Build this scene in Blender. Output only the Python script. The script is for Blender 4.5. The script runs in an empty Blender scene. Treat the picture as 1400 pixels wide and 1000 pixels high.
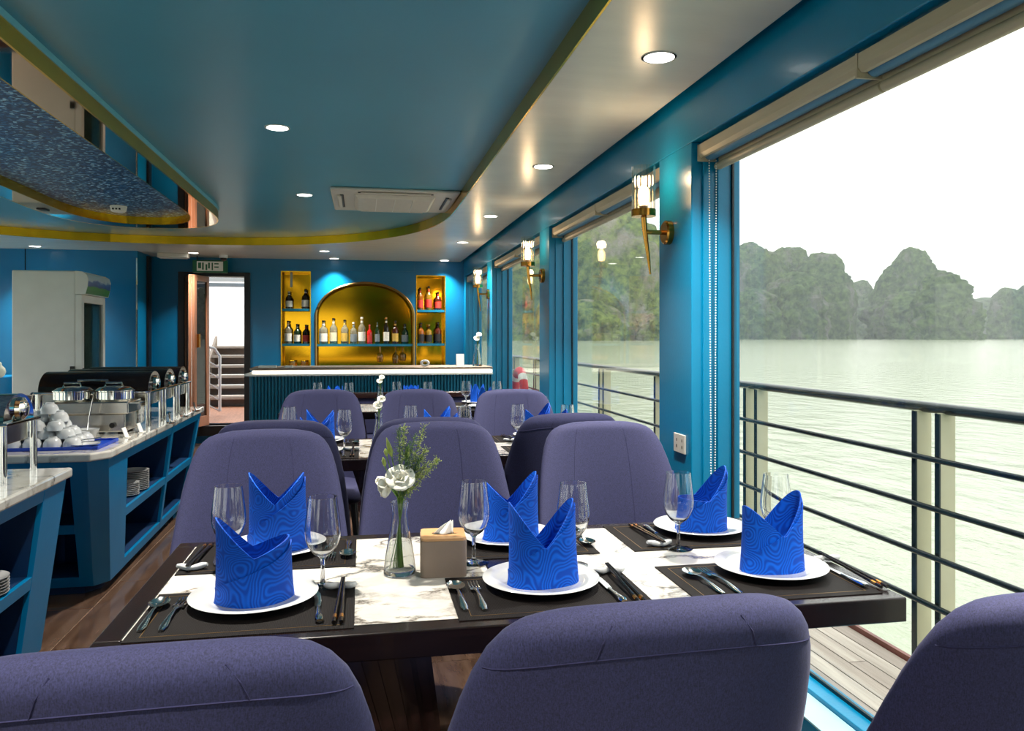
import bpy, bmesh, math, random
from mathutils import Vector, Matrix, noise
random.seed(7)
PI = math.pi
scene = bpy.context.scene
col = scene.collection

# ------------------------------------------------------------------ camera, world, exposure
THETA = math.atan(205 / 1089)
cam_d = bpy.data.cameras.new('camera')
cam_d.sensor_width = 36.0
cam_d.lens = 36.0 * 1089 / 1400
cam_d.shift_y = -(500 - 461.5) / 1400
cam_d.clip_start = 0.05
cam_d.clip_end = 9000
cam = bpy.data.objects.new('camera', cam_d)
cam.location = (0, 0, 1.30)
cam.rotation_euler = (PI / 2, 0, -THETA)
col.objects.link(cam)
scene.camera = cam
scene.view_settings.view_transform = 'Standard'
scene.view_settings.look = 'None'
scene.view_settings.gamma = 1.0
scene.view_settings.use_curve_mapping = False
scene.view_settings.exposure = 0.35
world = bpy.data.worlds.new('overcast_sky')
scene.world = world
world.use_nodes = True
_bg = world.node_tree.nodes['Background']
_bg.inputs['Color'].default_value = (0.985, 0.985, 0.975, 1)
_bg.inputs['Strength'].default_value = 1.75
DOWNLIGHT_W = 21.0
SCONCE_W = 2.0
cy = scene.cycles
cy.max_bounces = 10
cy.diffuse_bounces = 5
cy.glossy_bounces = 5
cy.transmission_bounces = 10
cy.transparent_max_bounces = 24
cy.sample_clamp_indirect = 2.0
cy.caustics_refractive = True
cy.caustics_reflective = False
cy.use_denoising = True

# ------------------------------------------------------------------ materials
def lin(c):
    r = []
    for v in c[:3]:
        v = v / 255.0
        r.append(v / 12.92 if v <= 0.04045 else ((v + 0.055) / 1.055) ** 2.4)
    return (r[0], r[1], r[2], 1.0)
M = {}
def newmat(name):
    m = bpy.data.materials.new(name); m.use_nodes = True
    nt = m.node_tree; nt.nodes.clear()
    out = nt.nodes.new('ShaderNodeOutputMaterial')
    M[name] = m
    return m, nt, out
def nd(nt, kind, **kw):
    n = nt.nodes.new(kind)
    for k, v in kw.items():
        if k.startswith('i_'):
            n.inputs[k[2:].replace('_', ' ')].default_value = v
        else:
            setattr(n, k, v)
    return n
def ramp(nt, fac, stops, interp='LINEAR'):
    r = nt.nodes.new('ShaderNodeValToRGB'); r.color_ramp.interpolation = interp
    el = r.color_ramp.elements
    while len(el) < len(stops): el.new(0.5)
    for e, (p, c) in zip(el, stops):
        e.position = p; e.color = c
    nt.links.new(fac, r.inputs['Fac'])
    return r.outputs['Color']
def coords(nt, scale=(1, 1, 1), rot=(0, 0, 0)):
    tc = nt.nodes.new('ShaderNodeTexCoord')
    mp = nt.nodes.new('ShaderNodeMapping')
    mp.inputs['Scale'].default_value = scale
    mp.inputs['Rotation'].default_value = rot
    nt.links.new(tc.outputs['Object'], mp.inputs['Vector'])
    return mp.outputs['Vector']
def mat(name, c, rough=0.5, metal=0.0, var=0.06, scale=6.0, bump=0.0, bscale=60.0, coat=0.0, spec=0.5,
        stretch=(1, 1, 1), sheen=0.0, alpha=1.0, emit=None, estr=0.0, trans=0.0, ior=1.45, rvar=0.0):
    m, nt, out = newmat(name)
    p = nt.nodes.new('ShaderNodeBsdfPrincipled')
    nt.links.new(p.outputs['BSDF'], out.inputs['Surface'])
    v = coords(nt, stretch)
    tx = nd(nt, 'ShaderNodeTexNoise', i_Scale=scale, i_Detail=4.0)
    nt.links.new(v, tx.inputs['Vector'])
    b = lin(c)
    lo = tuple(max(0, x * (1 - var)) for x in b[:3]) + (1,)
    hi = tuple(min(1, x * (1 + var)) for x in b[:3]) + (1,)
    nt.links.new(ramp(nt, tx.outputs['Fac'], [(0.3, lo), (0.7, hi)]), p.inputs['Base Color'])
    p.inputs['Roughness'].default_value = rough
    if rvar:
        mr = nd(nt, 'ShaderNodeMapRange'); mr.inputs['To Min'].default_value = max(0, rough - rvar); mr.inputs['To Max'].default_value = rough + rvar
        nt.links.new(tx.outputs['Fac'], mr.inputs['Value']); nt.links.new(mr.outputs['Result'], p.inputs['Roughness'])
    p.inputs['Metallic'].default_value = metal
    p.inputs['Specular IOR Level'].default_value = spec
    p.inputs['Coat Weight'].default_value = coat
    p.inputs['Coat Roughness'].default_value = 0.08
    p.inputs['Sheen Weight'].default_value = sheen
    p.inputs['Transmission Weight'].default_value = trans
    p.inputs['IOR'].default_value = ior
    if emit:
        p.inputs['Emission Color'].default_value = lin(emit)
        p.inputs['Emission Strength'].default_value = estr
    if bump:
        t2 = nd(nt, 'ShaderNodeTexNoise', i_Scale=bscale, i_Detail=3.0)
        nt.links.new(v, t2.inputs['Vector'])
        bp = nd(nt, 'ShaderNodeBump', i_Strength=bump, i_Distance=0.01)
        nt.links.new(t2.outputs['Fac'], bp.inputs['Height'])
        nt.links.new(bp.outputs['Normal'], p.inputs['Normal'])
    return m
# painted and plain surfaces
mat('blue_paint', (0, 118, 160), 0.3, var=0.05, scale=3, bump=0.05, bscale=90, coat=0.08, spec=0.4)
mat('blue_paint_deep', (2, 104, 150), 0.3, var=0.05, scale=3, bump=0.04, bscale=60, coat=0.1)
mat('painted_daylit_blue', (120, 192, 212), 0.4, var=0.03, scale=3)  # daylight on the ceiling ring's upper face, put into a paler blue
mat('ceiling_blue', (64, 140, 166), 0.33, var=0.05, scale=1.2, bump=0.02, bscale=30)
mat('soffit_cream', (222, 214, 198), 0.27, var=0.04, scale=3, bump=0.05, bscale=40, stretch=(1, 3, 1))
mat('cabinet_blue', (0, 116, 170), 0.32, var=0.06, scale=4, bump=0.04, bscale=80, coat=0.0, spec=0.35)
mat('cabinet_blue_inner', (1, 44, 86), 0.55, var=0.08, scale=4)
mat('bar_blue', (8, 104, 134), 0.4, var=0.06, scale=4)
mat('gold_trim', (240, 188, 40), 0.24, metal=1.0, var=0.08, scale=3)
mat('gold_mirror', (205, 150, 25), 0.10, metal=1.0, var=0.06, scale=2)
mat('bronze_mirror', (196, 160, 122), 0.03, metal=1.0, var=0.03, scale=2)
mat('brass', (190, 135, 60), 0.2, metal=1.0, var=0.08, scale=20)
mat('brass_edge', (150, 118, 70), 0.35, metal=1.0, var=0.08, scale=20)
mat('chrome', (225, 222, 215), 0.07, metal=1.0, var=0.03, scale=10)
mat('steel', (200, 196, 188), 0.2, metal=1.0, var=0.05, scale=12, stretch=(1, 12, 1))
mat('cutlery_steel', (215, 218, 218), 0.12, metal=1.0, var=0.04, scale=40)
mat('dark_wood', (40, 22, 20), 0.24, var=0.35, scale=9, stretch=(1, 14, 14), bump=0.05, bscale=40, coat=0.4)
mat('dark_wood_x', (22, 12, 11), 0.25, var=0.35, scale=9, stretch=(1, 14, 14), coat=0.15)
mat('brown_wood', (166, 112, 84), 0.4, var=0.2, scale=8, stretch=(14, 14, 1))
mat('light_wood', (198, 152, 104), 0.45, var=0.14, scale=14, stretch=(1, 16, 1))
mat('taupe', (136, 120, 106), 0.6, var=0.05, scale=20, bump=0.05, bscale=200)
mat('black_frame', (18, 15, 15), 0.4, var=0.2, scale=10)
mat('black_plastic', (14, 14, 15), 0.35, var=0.2, scale=20)
mat('black_lacquer', (18, 14, 13), 0.2, var=0.2, scale=20)
mat('white_paint', (232, 230, 224), 0.4, var=0.03, scale=8)
mat('fridge_white', (236, 234, 228), 0.42, var=0.03, scale=6)
mat('porcelain', (194, 196, 197), 0.12, var=0.02, scale=20, coat=0.5)
mat('ac_white', (205, 198, 188), 0.4, var=0.03, scale=20)
mat('blind_beige', (186, 172, 146), 0.45, var=0.05, scale=10, stretch=(8, 1, 8))
mat('painted_reflection_blue', (80, 130, 160), 0.4, var=0.05, scale=10)  # blue reflection on the rolled blind, put into the roll's colour
mat('rail_dark', (46, 54, 56), 0.22, metal=0.6, var=0.15, scale=14)
mat('rail_pale', (206, 200, 172), 0.45, var=0.05, scale=8)
mat('paper', (246, 244, 238), 0.7, var=0.03, scale=30)
mat('sill_paint', (150, 196, 212), 0.35, var=0.04, scale=6)
mat('blue_tray', (10, 60, 170), 0.4, var=0.1, scale=10)
mat('leaf_green', (92, 128, 44), 0.5, var=0.3, scale=30)
mat('leaf_dark', (70, 104, 48), 0.55, var=0.3, scale=30)
mat('bud_green', (158, 172, 84), 0.45, var=0.2, scale=40)
mat('petal_white', (246, 242, 226), 0.5, var=0.04, scale=30)
mat('buoy_red', (214, 60, 62), 0.5, var=0.08, scale=10)
mat('deck_brown', (176, 124, 98), 0.5, var=0.2, scale=6, stretch=(12, 1, 1))
mat('step_grey', (150, 138, 126), 0.6, var=0.15, scale=8, stretch=(2, 14, 14))
mat('dark_gap', (12, 20, 26), 0.8)
mat('grout', (150, 128, 112), 0.8, var=0.1, scale=20)
mat('exit_green', (12, 92, 58), 0.4, var=0.1, scale=20)
mat('cream_card', (236, 232, 214), 0.6, var=0.05, scale=20)
mat('ornament_gold', (190, 160, 92), 0.35, metal=0.3, var=0.15, scale=20)
mat('hull_edge', (120, 70, 62), 0.4, var=0.15, scale=10)
mat('led_strip', (255, 250, 240), 0.4, emit=(255, 247, 228), estr=1.0)
mat('lamp_disc', (255, 255, 250), 0.4, emit=(255, 250, 240), estr=6.0)
mat('bulb_glow', (255, 230, 190), 0.4, emit=(255, 214, 150), estr=14.0)
mat('chopstick_gold', (214, 150, 70), 0.25, metal=1.0, var=0.1, scale=60)

def clear_glass(name, tint=(255, 255, 255), ior=1.45, rough=0.0, boost=1.0):
    m, nt, out = newmat(name)
    tr = nt.nodes.new('ShaderNodeBsdfTransparent'); tr.inputs['Color'].default_value = lin(tint)
    gl = nt.nodes.new('ShaderNodeBsdfGlossy'); gl.inputs['Roughness'].default_value = rough
    tx = nd(nt, 'ShaderNodeTexNoise', i_Scale=5.0)
    nt.links.new(coords(nt), tx.inputs['Vector'])
    nt.links.new(ramp(nt, tx.outputs['Fac'], [(0.3, (0.94, 0.95, 0.96, 1)), (0.7, (1, 1, 1, 1))]), gl.inputs['Color'])
    lw = nd(nt, 'ShaderNodeLayerWeight', i_Blend=0.5)      # Schlick reflectance, the same from both sides of the pane
    pw5 = nd(nt, 'ShaderNodeMath', operation='POWER'); pw5.inputs[1].default_value = 5.0
    nt.links.new(lw.outputs['Facing'], pw5.inputs[0])
    f0 = ((ior - 1) / (ior + 1)) ** 2
    mu = nd(nt, 'ShaderNodeMath', operation='MULTIPLY_ADD', use_clamp=True); mu.inputs[1].default_value = (1 - f0) * boost; mu.inputs[2].default_value = f0 * boost
    nt.links.new(pw5.outputs[0], mu.inputs[0])
    mx = nt.nodes.new('ShaderNodeMixShader')
    nt.links.new(mu.outputs[0], mx.inputs['Fac'])
    nt.links.new(tr.outputs[0], mx.inputs[1]); nt.links.new(gl.outputs[0], mx.inputs[2])
    nt.links.new(mx.outputs[0], out.inputs['Surface'])
    return m
clear_glass('window_glass', (250, 253, 251), 1.35, 0.0, 0.5)
clear_glass('lamp_glass', (246, 236, 224), 1.6, 0.05, 2.2)
clear_glass('fridge_glass', (186, 200, 198), 1.45)
clear_glass('door_glass', (70, 66, 66), 1.5)
clear_glass('sneeze_glass', (238, 244, 240), 1.45)
def solid_glass(name, tint, rough=0.0, ior=1.45):
    m, nt, out = newmat(name)
    g = nt.nodes.new('ShaderNodeBsdfGlass'); g.inputs['IOR'].default_value = ior; g.inputs['Roughness'].default_value = rough
    tx = nd(nt, 'ShaderNodeTexNoise', i_Scale=8.0)
    nt.links.new(coords(nt), tx.inputs['Vector'])
    a = lin(tint)
    nt.links.new(ramp(nt, tx.outputs['Fac'], [(0.3, tuple(x * 0.98 for x in a[:3]) + (1,)), (0.7, a)]), g.inputs['Color'])
    nt.links.new(g.outputs[0], out.inputs['Surface'])
    return m
solid_glass('crystal', (255, 255, 255))
solid_glass('vase_glass', (254, 255, 254))
# bottle glass: coloured, glossy
for nm, c, r in [('glass_dark', (16, 12, 10), .1), ('glass_green', (20, 44, 24), .1), ('glass_amber', (120, 66, 20), .1),
                 ('glass_clear', (206, 200, 170), .08), ('glass_red', (190, 26, 30), .1), ('glass_brown', (62, 22, 12), .1), ('glass_gold', (206, 158, 52), .1)]:
    mat(nm, c, r, var=0.15, scale=12, coat=0.6, trans=(0.75 if nm in ('glass_clear', 'glass_gold') else 0.0))
for nm, c in [('label_white', (232, 226, 214)), ('label_black', (34, 32, 36)), ('label_red', (190, 50, 40)), ('label_gold', (206, 168, 80)), ('label_grey', (120, 128, 134)), ('label_cream', (236, 222, 190))]:
    mat(nm, c, 0.55, var=0.14, scale=70)

def fabric():
    m, nt, out = newmat('purple_fabric')
    p = nt.nodes.new('ShaderNodeBsdfPrincipled'); nt.links.new(p.outputs[0], out.inputs[0])
    v = coords(nt)
    n1 = nd(nt, 'ShaderNodeTexNoise', i_Scale=520.0, i_Detail=3.0); nt.links.new(v, n1.inputs['Vector'])
    v2 = coords(nt, (700, 700, 160))
    n2 = nd(nt, 'ShaderNodeTexNoise', i_Scale=1.0, i_Detail=2.0); nt.links.new(v2, n2.inputs['Vector'])
    mix = nd(nt, 'ShaderNodeMath', operation='ADD'); nt.links.new(n1.outputs['Fac'], mix.inputs[0]); nt.links.new(n2.outputs['Fac'], mix.inputs[1])
    hf = nd(nt, 'ShaderNodeMath', operation='MULTIPLY'); hf.inputs[1].default_value = 0.5; nt.links.new(mix.outputs[0], hf.inputs[0])
    nt.links.new(ramp(nt, hf.outputs[0], [(0.36, lin((24, 26, 56))), (0.66, lin((47, 49, 90)))]), p.inputs['Base Color'])
    p.inputs['Roughness'].default_value = 0.85
    p.inputs['Sheen Weight'].default_value = 0.05
    p.inputs['Sheen Roughness'].default_value = 0.4
    p.inputs['Sheen Tint'].default_value = (0.75, 0.75, 1, 1)
    b = nd(nt, 'ShaderNodeBump', i_Strength=0.15, i_Distance=0.001)
    nt.links.new(hf.outputs[0], b.inputs['Height']); nt.links.new(b.outputs[0], p.inputs['Normal'])
fabric()
mat('purple_seam', (34, 34, 68), 0.9, var=0.2, scale=200)

def marble():
    m, nt, out = newmat('marble')
    p = nt.nodes.new('ShaderNodeBsdfPrincipled'); nt.links.new(p.outputs[0], out.inputs[0])
    v = coords(nt, (1, 1.5, 1), (0, 0, 0.5))
    wn = nd(nt, 'ShaderNodeTexNoise', i_Scale=2.4, i_Detail=8.0, i_Roughness=0.65); nt.links.new(v, wn.inputs['Vector'])
    mixv = nd(nt, 'ShaderNodeVectorMath', operation='MULTIPLY_ADD')
    nt.links.new(wn.outputs['Color'], mixv.inputs[0]); mixv.inputs[1].default_value = (0.55, 0.55, 0.55); nt.links.new(v, mixv.inputs[2])
    vo = nd(nt, 'ShaderNodeTexVoronoi', feature='DISTANCE_TO_EDGE', i_Scale=3.4); nt.links.new(mixv.outputs[0], vo.inputs['Vector'])
    vein = ramp(nt, vo.outputs['Distance'], [(0.0, (1, 1, 1, 1)), (0.02, (0.6, 0.6, 0.6, 1)), (0.07, (0, 0, 0, 1))])
    msk = nd(nt, 'ShaderNodeTexNoise', i_Scale=5.0, i_Detail=3.0); nt.links.new(v, msk.inputs['Vector'])
    mk = ramp(nt, msk.outputs['Fac'], [(0.36, (0, 0, 0, 1)), (0.54, (1, 1, 1, 1))])
    ml = nd(nt, 'ShaderNodeMath', operation='MULTIPLY'); nt.links.new(vein, ml.inputs[0]); nt.links.new(mk, ml.inputs[1])
    base = ramp(nt, wn.outputs['Fac'], [(0.3, lin((176, 168, 156))), (0.48, lin((206, 203, 196))), (0.62, lin((198, 195, 188))), (0.75, lin((164, 146, 124)))])
    mx = nd(nt, 'ShaderNodeMixRGB'); nt.links.new(ml.outputs[0], mx.inputs['Fac']); nt.links.new(base, mx.inputs[1]); mx.inputs[2].default_value = lin((84, 76, 70))
    nt.links.new(mx.outputs[0], p.inputs['Base Color'])
    p.inputs['Roughness'].default_value = 0.08
    p.inputs['Coat Weight'].default_value = 0.4; p.inputs['Coat Roughness'].default_value = 0.03
marble()

def floor_tile():
    m, nt, out = newmat('floor_tile')
    p = nt.nodes.new('ShaderNodeBsdfPrincipled'); nt.links.new(p.outputs[0], out.inputs[0])
    oi = nt.nodes.new('ShaderNodeObjectInfo')
    v = coords(nt, (7, 1.0, 1), (0, 0, 0.0))
    ad = nd(nt, 'ShaderNodeVectorMath', operation='ADD'); nt.links.new(v, ad.inputs[0])
    sc = nd(nt, 'ShaderNodeMath', operation='MULTIPLY'); sc.inputs[1].default_value = 40.0; nt.links.new(oi.outputs['Random'], sc.inputs[0]); nt.links.new(sc.outputs[0], ad.inputs[1])
    n1 = nd(nt, 'ShaderNodeTexNoise', i_Scale=2.2, i_Detail=8.0, i_Roughness=0.6, i_Distortion=0.6); nt.links.new(ad.outputs[0], n1.inputs['Vector'])
    nt.links.new(ramp(nt, n1.outputs['Fac'], [(0.25, lin((58, 42, 34))), (0.45, lin((84, 64, 52))), (0.6, lin((98, 78, 66))), (0.75, lin((74, 55, 45)))]), p.inputs['Base Color'])
    p.inputs['Roughness'].default_value = 0.11
floor_tile()

def planks(name, a, b, c):
    m, nt, out = newmat(name)
    p = nt.nodes.new('ShaderNodeBsdfPrincipled'); nt.links.new(p.outputs[0], out.inputs[0])
    oi = nt.nodes.new('ShaderNodeObjectInfo')
    v = coords(nt, (30, 1.6, 30))
    ad = nd(nt, 'ShaderNodeVectorMath', operation='ADD'); nt.links.new(v, ad.inputs[0])
    sc = nd(nt, 'ShaderNodeMath', operation='MULTIPLY'); sc.inputs[1].default_value = 60.0; nt.links.new(oi.outputs['Random'], sc.inputs[0]); nt.links.new(sc.outputs[0], ad.inputs[1])
    n1 = nd(nt, 'ShaderNodeTexNoise', i_Scale=1.5, i_Detail=6.0); nt.links.new(ad.outputs[0], n1.inputs['Vector'])
    c1 = ramp(nt, n1.outputs['Fac'], [(0.3, lin(a)), (0.7, lin(b))])
    mx = nd(nt, 'ShaderNodeMixRGB'); mx.inputs[2].default_value = lin(c)
    mm = nd(nt, 'ShaderNodeMath', operation='MULTIPLY'); mm.inputs[1].default_value = 0.6; nt.links.new(oi.outputs['Random'], mm.inputs[0]); nt.links.new(mm.outputs[0], mx.inputs['Fac'])
    nt.links.new(c1, mx.inputs[1]); nt.links.new(mx.outputs[0], p.inputs['Base Color'])
    p.inputs['Roughness'].default_value = 0.6
planks('deck_plank', (150, 138, 130), (190, 178, 170), (128, 112, 106))

def napkin_mat():
    m, nt, out = newmat('napkin_blue')
    p = nt.nodes.new('ShaderNodeBsdfPrincipled'); nt.links.new(p.outputs[0], out.inputs[0])
    v = coords(nt)
    n1 = nd(nt, 'ShaderNodeTexNoise', i_Scale=15.0, i_Detail=0.3); nt.links.new(v, n1.inputs['Vector'])
    mu = nd(nt, 'ShaderNodeMath', operation='MULTIPLY'); mu.inputs[1].default_value = 150.0; nt.links.new(n1.outputs['Fac'], mu.inputs[0])
    sn = nd(nt, 'ShaderNodeMath', operation='SINE'); nt.links.new(mu.outputs[0], sn.inputs[0])
    mr = nd(nt, 'ShaderNodeMapRange'); mr.inputs['From Min'].default_value = -1; nt.links.new(sn.outputs[0], mr.inputs['Value'])
    nt.links.new(ramp(nt, mr.outputs[0], [(0.15, lin((0, 62, 164))), (0.9, lin((0, 88, 202)))]), p.inputs['Base Color'])
    p.inputs['Roughness'].default_value = 0.65
    p.inputs['Specular IOR Level'].default_value = 0.2
    b = nd(nt, 'ShaderNodeBump', i_Strength=0.25, i_Distance=0.002)
    nt.links.new(mr.outputs[0], b.inputs['Height']); nt.links.new(b.outputs[0], p.inputs['Normal'])
napkin_mat()

def mat_weave():
    m, nt, out = newmat('placemat_weave')
    p = nt.nodes.new('ShaderNodeBsdfPrincipled'); nt.links.new(p.outputs[0], out.inputs[0])
    v = coords(nt)
    w1 = nd(nt, 'ShaderNodeTexWave', bands_direction='X', i_Scale=95.0); nt.links.new(v, w1.inputs['Vector'])
    w2 = nd(nt, 'ShaderNodeTexWave', bands_direction='Y', i_Scale=95.0); nt.links.new(v, w2.inputs['Vector'])
    mu = nd(nt, 'ShaderNodeMath', operation='MULTIPLY'); nt.links.new(w1.outputs['Fac'], mu.inputs[0]); nt.links.new(w2.outputs['Fac'], mu.inputs[1])
    nt.links.new(ramp(nt, mu.outputs[0], [(0.0, lin((8, 7, 7))), (0.8, lin((34, 28, 27)))]), p.inputs['Base Color'])
    p.inputs['Roughness'].default_value = 0.6
    p.inputs['Specular IOR Level'].default_value = 0.12
    b = nd(nt, 'ShaderNodeBump', i_Strength=0.4, i_Distance=0.002)
    nt.links.new(mu.outputs[0], b.inputs['Height']); nt.links.new(b.outputs[0], p.inputs['Normal'])
mat_weave()

def mosaic():
    m, nt, out = newmat('mosaic_blue')
    p = nt.nodes.new('ShaderNodeBsdfPrincipled'); nt.links.new(p.outputs[0], out.inputs[0])
    v = coords(nt)
    vo = nd(nt, 'ShaderNodeTexVoronoi', i_Scale=62.0); nt.links.new(v, vo.inputs['Vector'])
    sp = nt.nodes.new('ShaderNodeSeparateColor'); nt.links.new(vo.outputs['Color'], sp.inputs[0])
    nt.links.new(ramp(nt, sp.outputs[0], [(0.0, lin((2, 30, 70))), (0.55, lin((12, 66, 116))), (0.8, lin((40, 110, 160))), (1.0, lin((170, 215, 235)))]), p.inputs['Base Color'])
    p.inputs['Roughness'].default_value = 0.4
    p.inputs['Specular IOR Level'].default_value = 0.3
    b = nd(nt, 'ShaderNodeBump', i_Strength=0.5, i_Distance=0.01)
    nt.links.new(sp.outputs[1], b.inputs['Height']); nt.links.new(b.outputs[0], p.inputs['Normal'])
mosaic()

def fridge_sign():
    m, nt, out = newmat('landscape_print')
    p = nt.nodes.new('ShaderNodeBsdfPrincipled'); nt.links.new(p.outputs[0], out.inputs[0])
    tc = nt.nodes.new('ShaderNodeTexCoord')
    sp = nt.nodes.new('ShaderNodeSeparateXYZ'); nt.links.new(tc.outputs['Generated'], sp.inputs[0])
    n1 = nd(nt, 'ShaderNodeTexNoise', i_Scale=4.0); nt.links.new(tc.outputs['Generated'], n1.inputs['Vector'])
    ad = nd(nt, 'ShaderNodeMath', operation='MULTIPLY_ADD'); ad.inputs[1].default_value = 0.5
    nt.links.new(n1.outputs['Fac'], ad.inputs[0]); nt.links.new(sp.outputs['Z'], ad.inputs[2])
    nt.links.new(ramp(nt, ad.outputs[0], [(0.2, lin((20, 110, 50))), (0.6, lin((70, 150, 60))), (0.68, lin((30, 70, 140))), (0.9, lin((60, 120, 180))), (1.0, lin((190, 210, 220)))]), p.inputs['Base Color'])
    p.inputs['Roughness'].default_value = 0.3
fridge_sign()

def water():
    m, nt, out = newmat('sea_water')
    p = nt.nodes.new('ShaderNodeBsdfPrincipled'); nt.links.new(p.outputs[0], out.inputs[0])
    v = coords(nt, (1.0, 0.45, 1))
    n1 = nd(nt, 'ShaderNodeTexNoise', i_Scale=1.4, i_Detail=6.0, i_Roughness=0.6); nt.links.new(v, n1.inputs['Vector'])
    n2 = nd(nt, 'ShaderNodeTexNoise', i_Scale=0.02, i_Detail=3.0); nt.links.new(v, n2.inputs['Vector'])
    nt.links.new(ramp(nt, n2.outputs['Fac'], [(0.3, lin((176, 184, 158))), (0.7, lin((188, 194, 170)))]), p.inputs['Base Color'])
    p.inputs['Roughness'].default_value = 0.12
    p.inputs['IOR'].default_value = 1.33
    b = nd(nt, 'ShaderNodeBump', i_Strength=0.45, i_Distance=0.25)
    nt.links.new(n1.outputs['Fac'], b.inputs['Height']); nt.links.new(b.outputs[0], p.inputs['Normal'])
water()

def karst(name, green, pale, rock):
    m, nt, out = newmat(name)
    p = nt.nodes.new('ShaderNodeBsdfPrincipled'); nt.links.new(p.outputs[0], out.inputs[0])
    v = coords(nt, (1, 1, 0.55))
    n1 = nd(nt, 'ShaderNodeTexNoise', i_Scale=0.035, i_Detail=9.0, i_Roughness=0.7); nt.links.new(v, n1.inputs['Vector'])
    n2 = nd(nt, 'ShaderNodeTexNoise', i_Scale=0.16, i_Detail=6.0, i_Roughness=0.65); nt.links.new(coords(nt), n2.inputs['Vector'])
    veg = ramp(nt, n2.outputs['Fac'], [(0.34, lin(green)), (0.66, lin(pale))])
    fac = ramp(nt, n1.outputs['Fac'], [(0.52, (0, 0, 0, 1)), (0.64, (1, 1, 1, 1))])
    mx = nd(nt, 'ShaderNodeMixRGB'); nt.links.new(fac, mx.inputs['Fac']); nt.links.new(veg, mx.inputs[1]); mx.inputs[2].default_value = lin(rock)
    nt.links.new(mx.outputs[0], p.inputs['Base Color'])
    p.inputs['Roughness'].default_value = 0.9
    p.inputs['Specular IOR Level'].default_value = 0.1
    b = nd(nt, 'ShaderNodeBump', i_Strength=1.0, i_Distance=5.0)
    nt.links.new(n2.outputs['Fac'], b.inputs['Height']); nt.links.new(b.outputs[0], p.inputs['Normal'])
karst('karst_near', (34, 62, 34), (136, 154, 76), (150, 144, 136))
karst('karst_far', (30, 52, 40), (104, 126, 74), (120, 118, 116))

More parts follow.
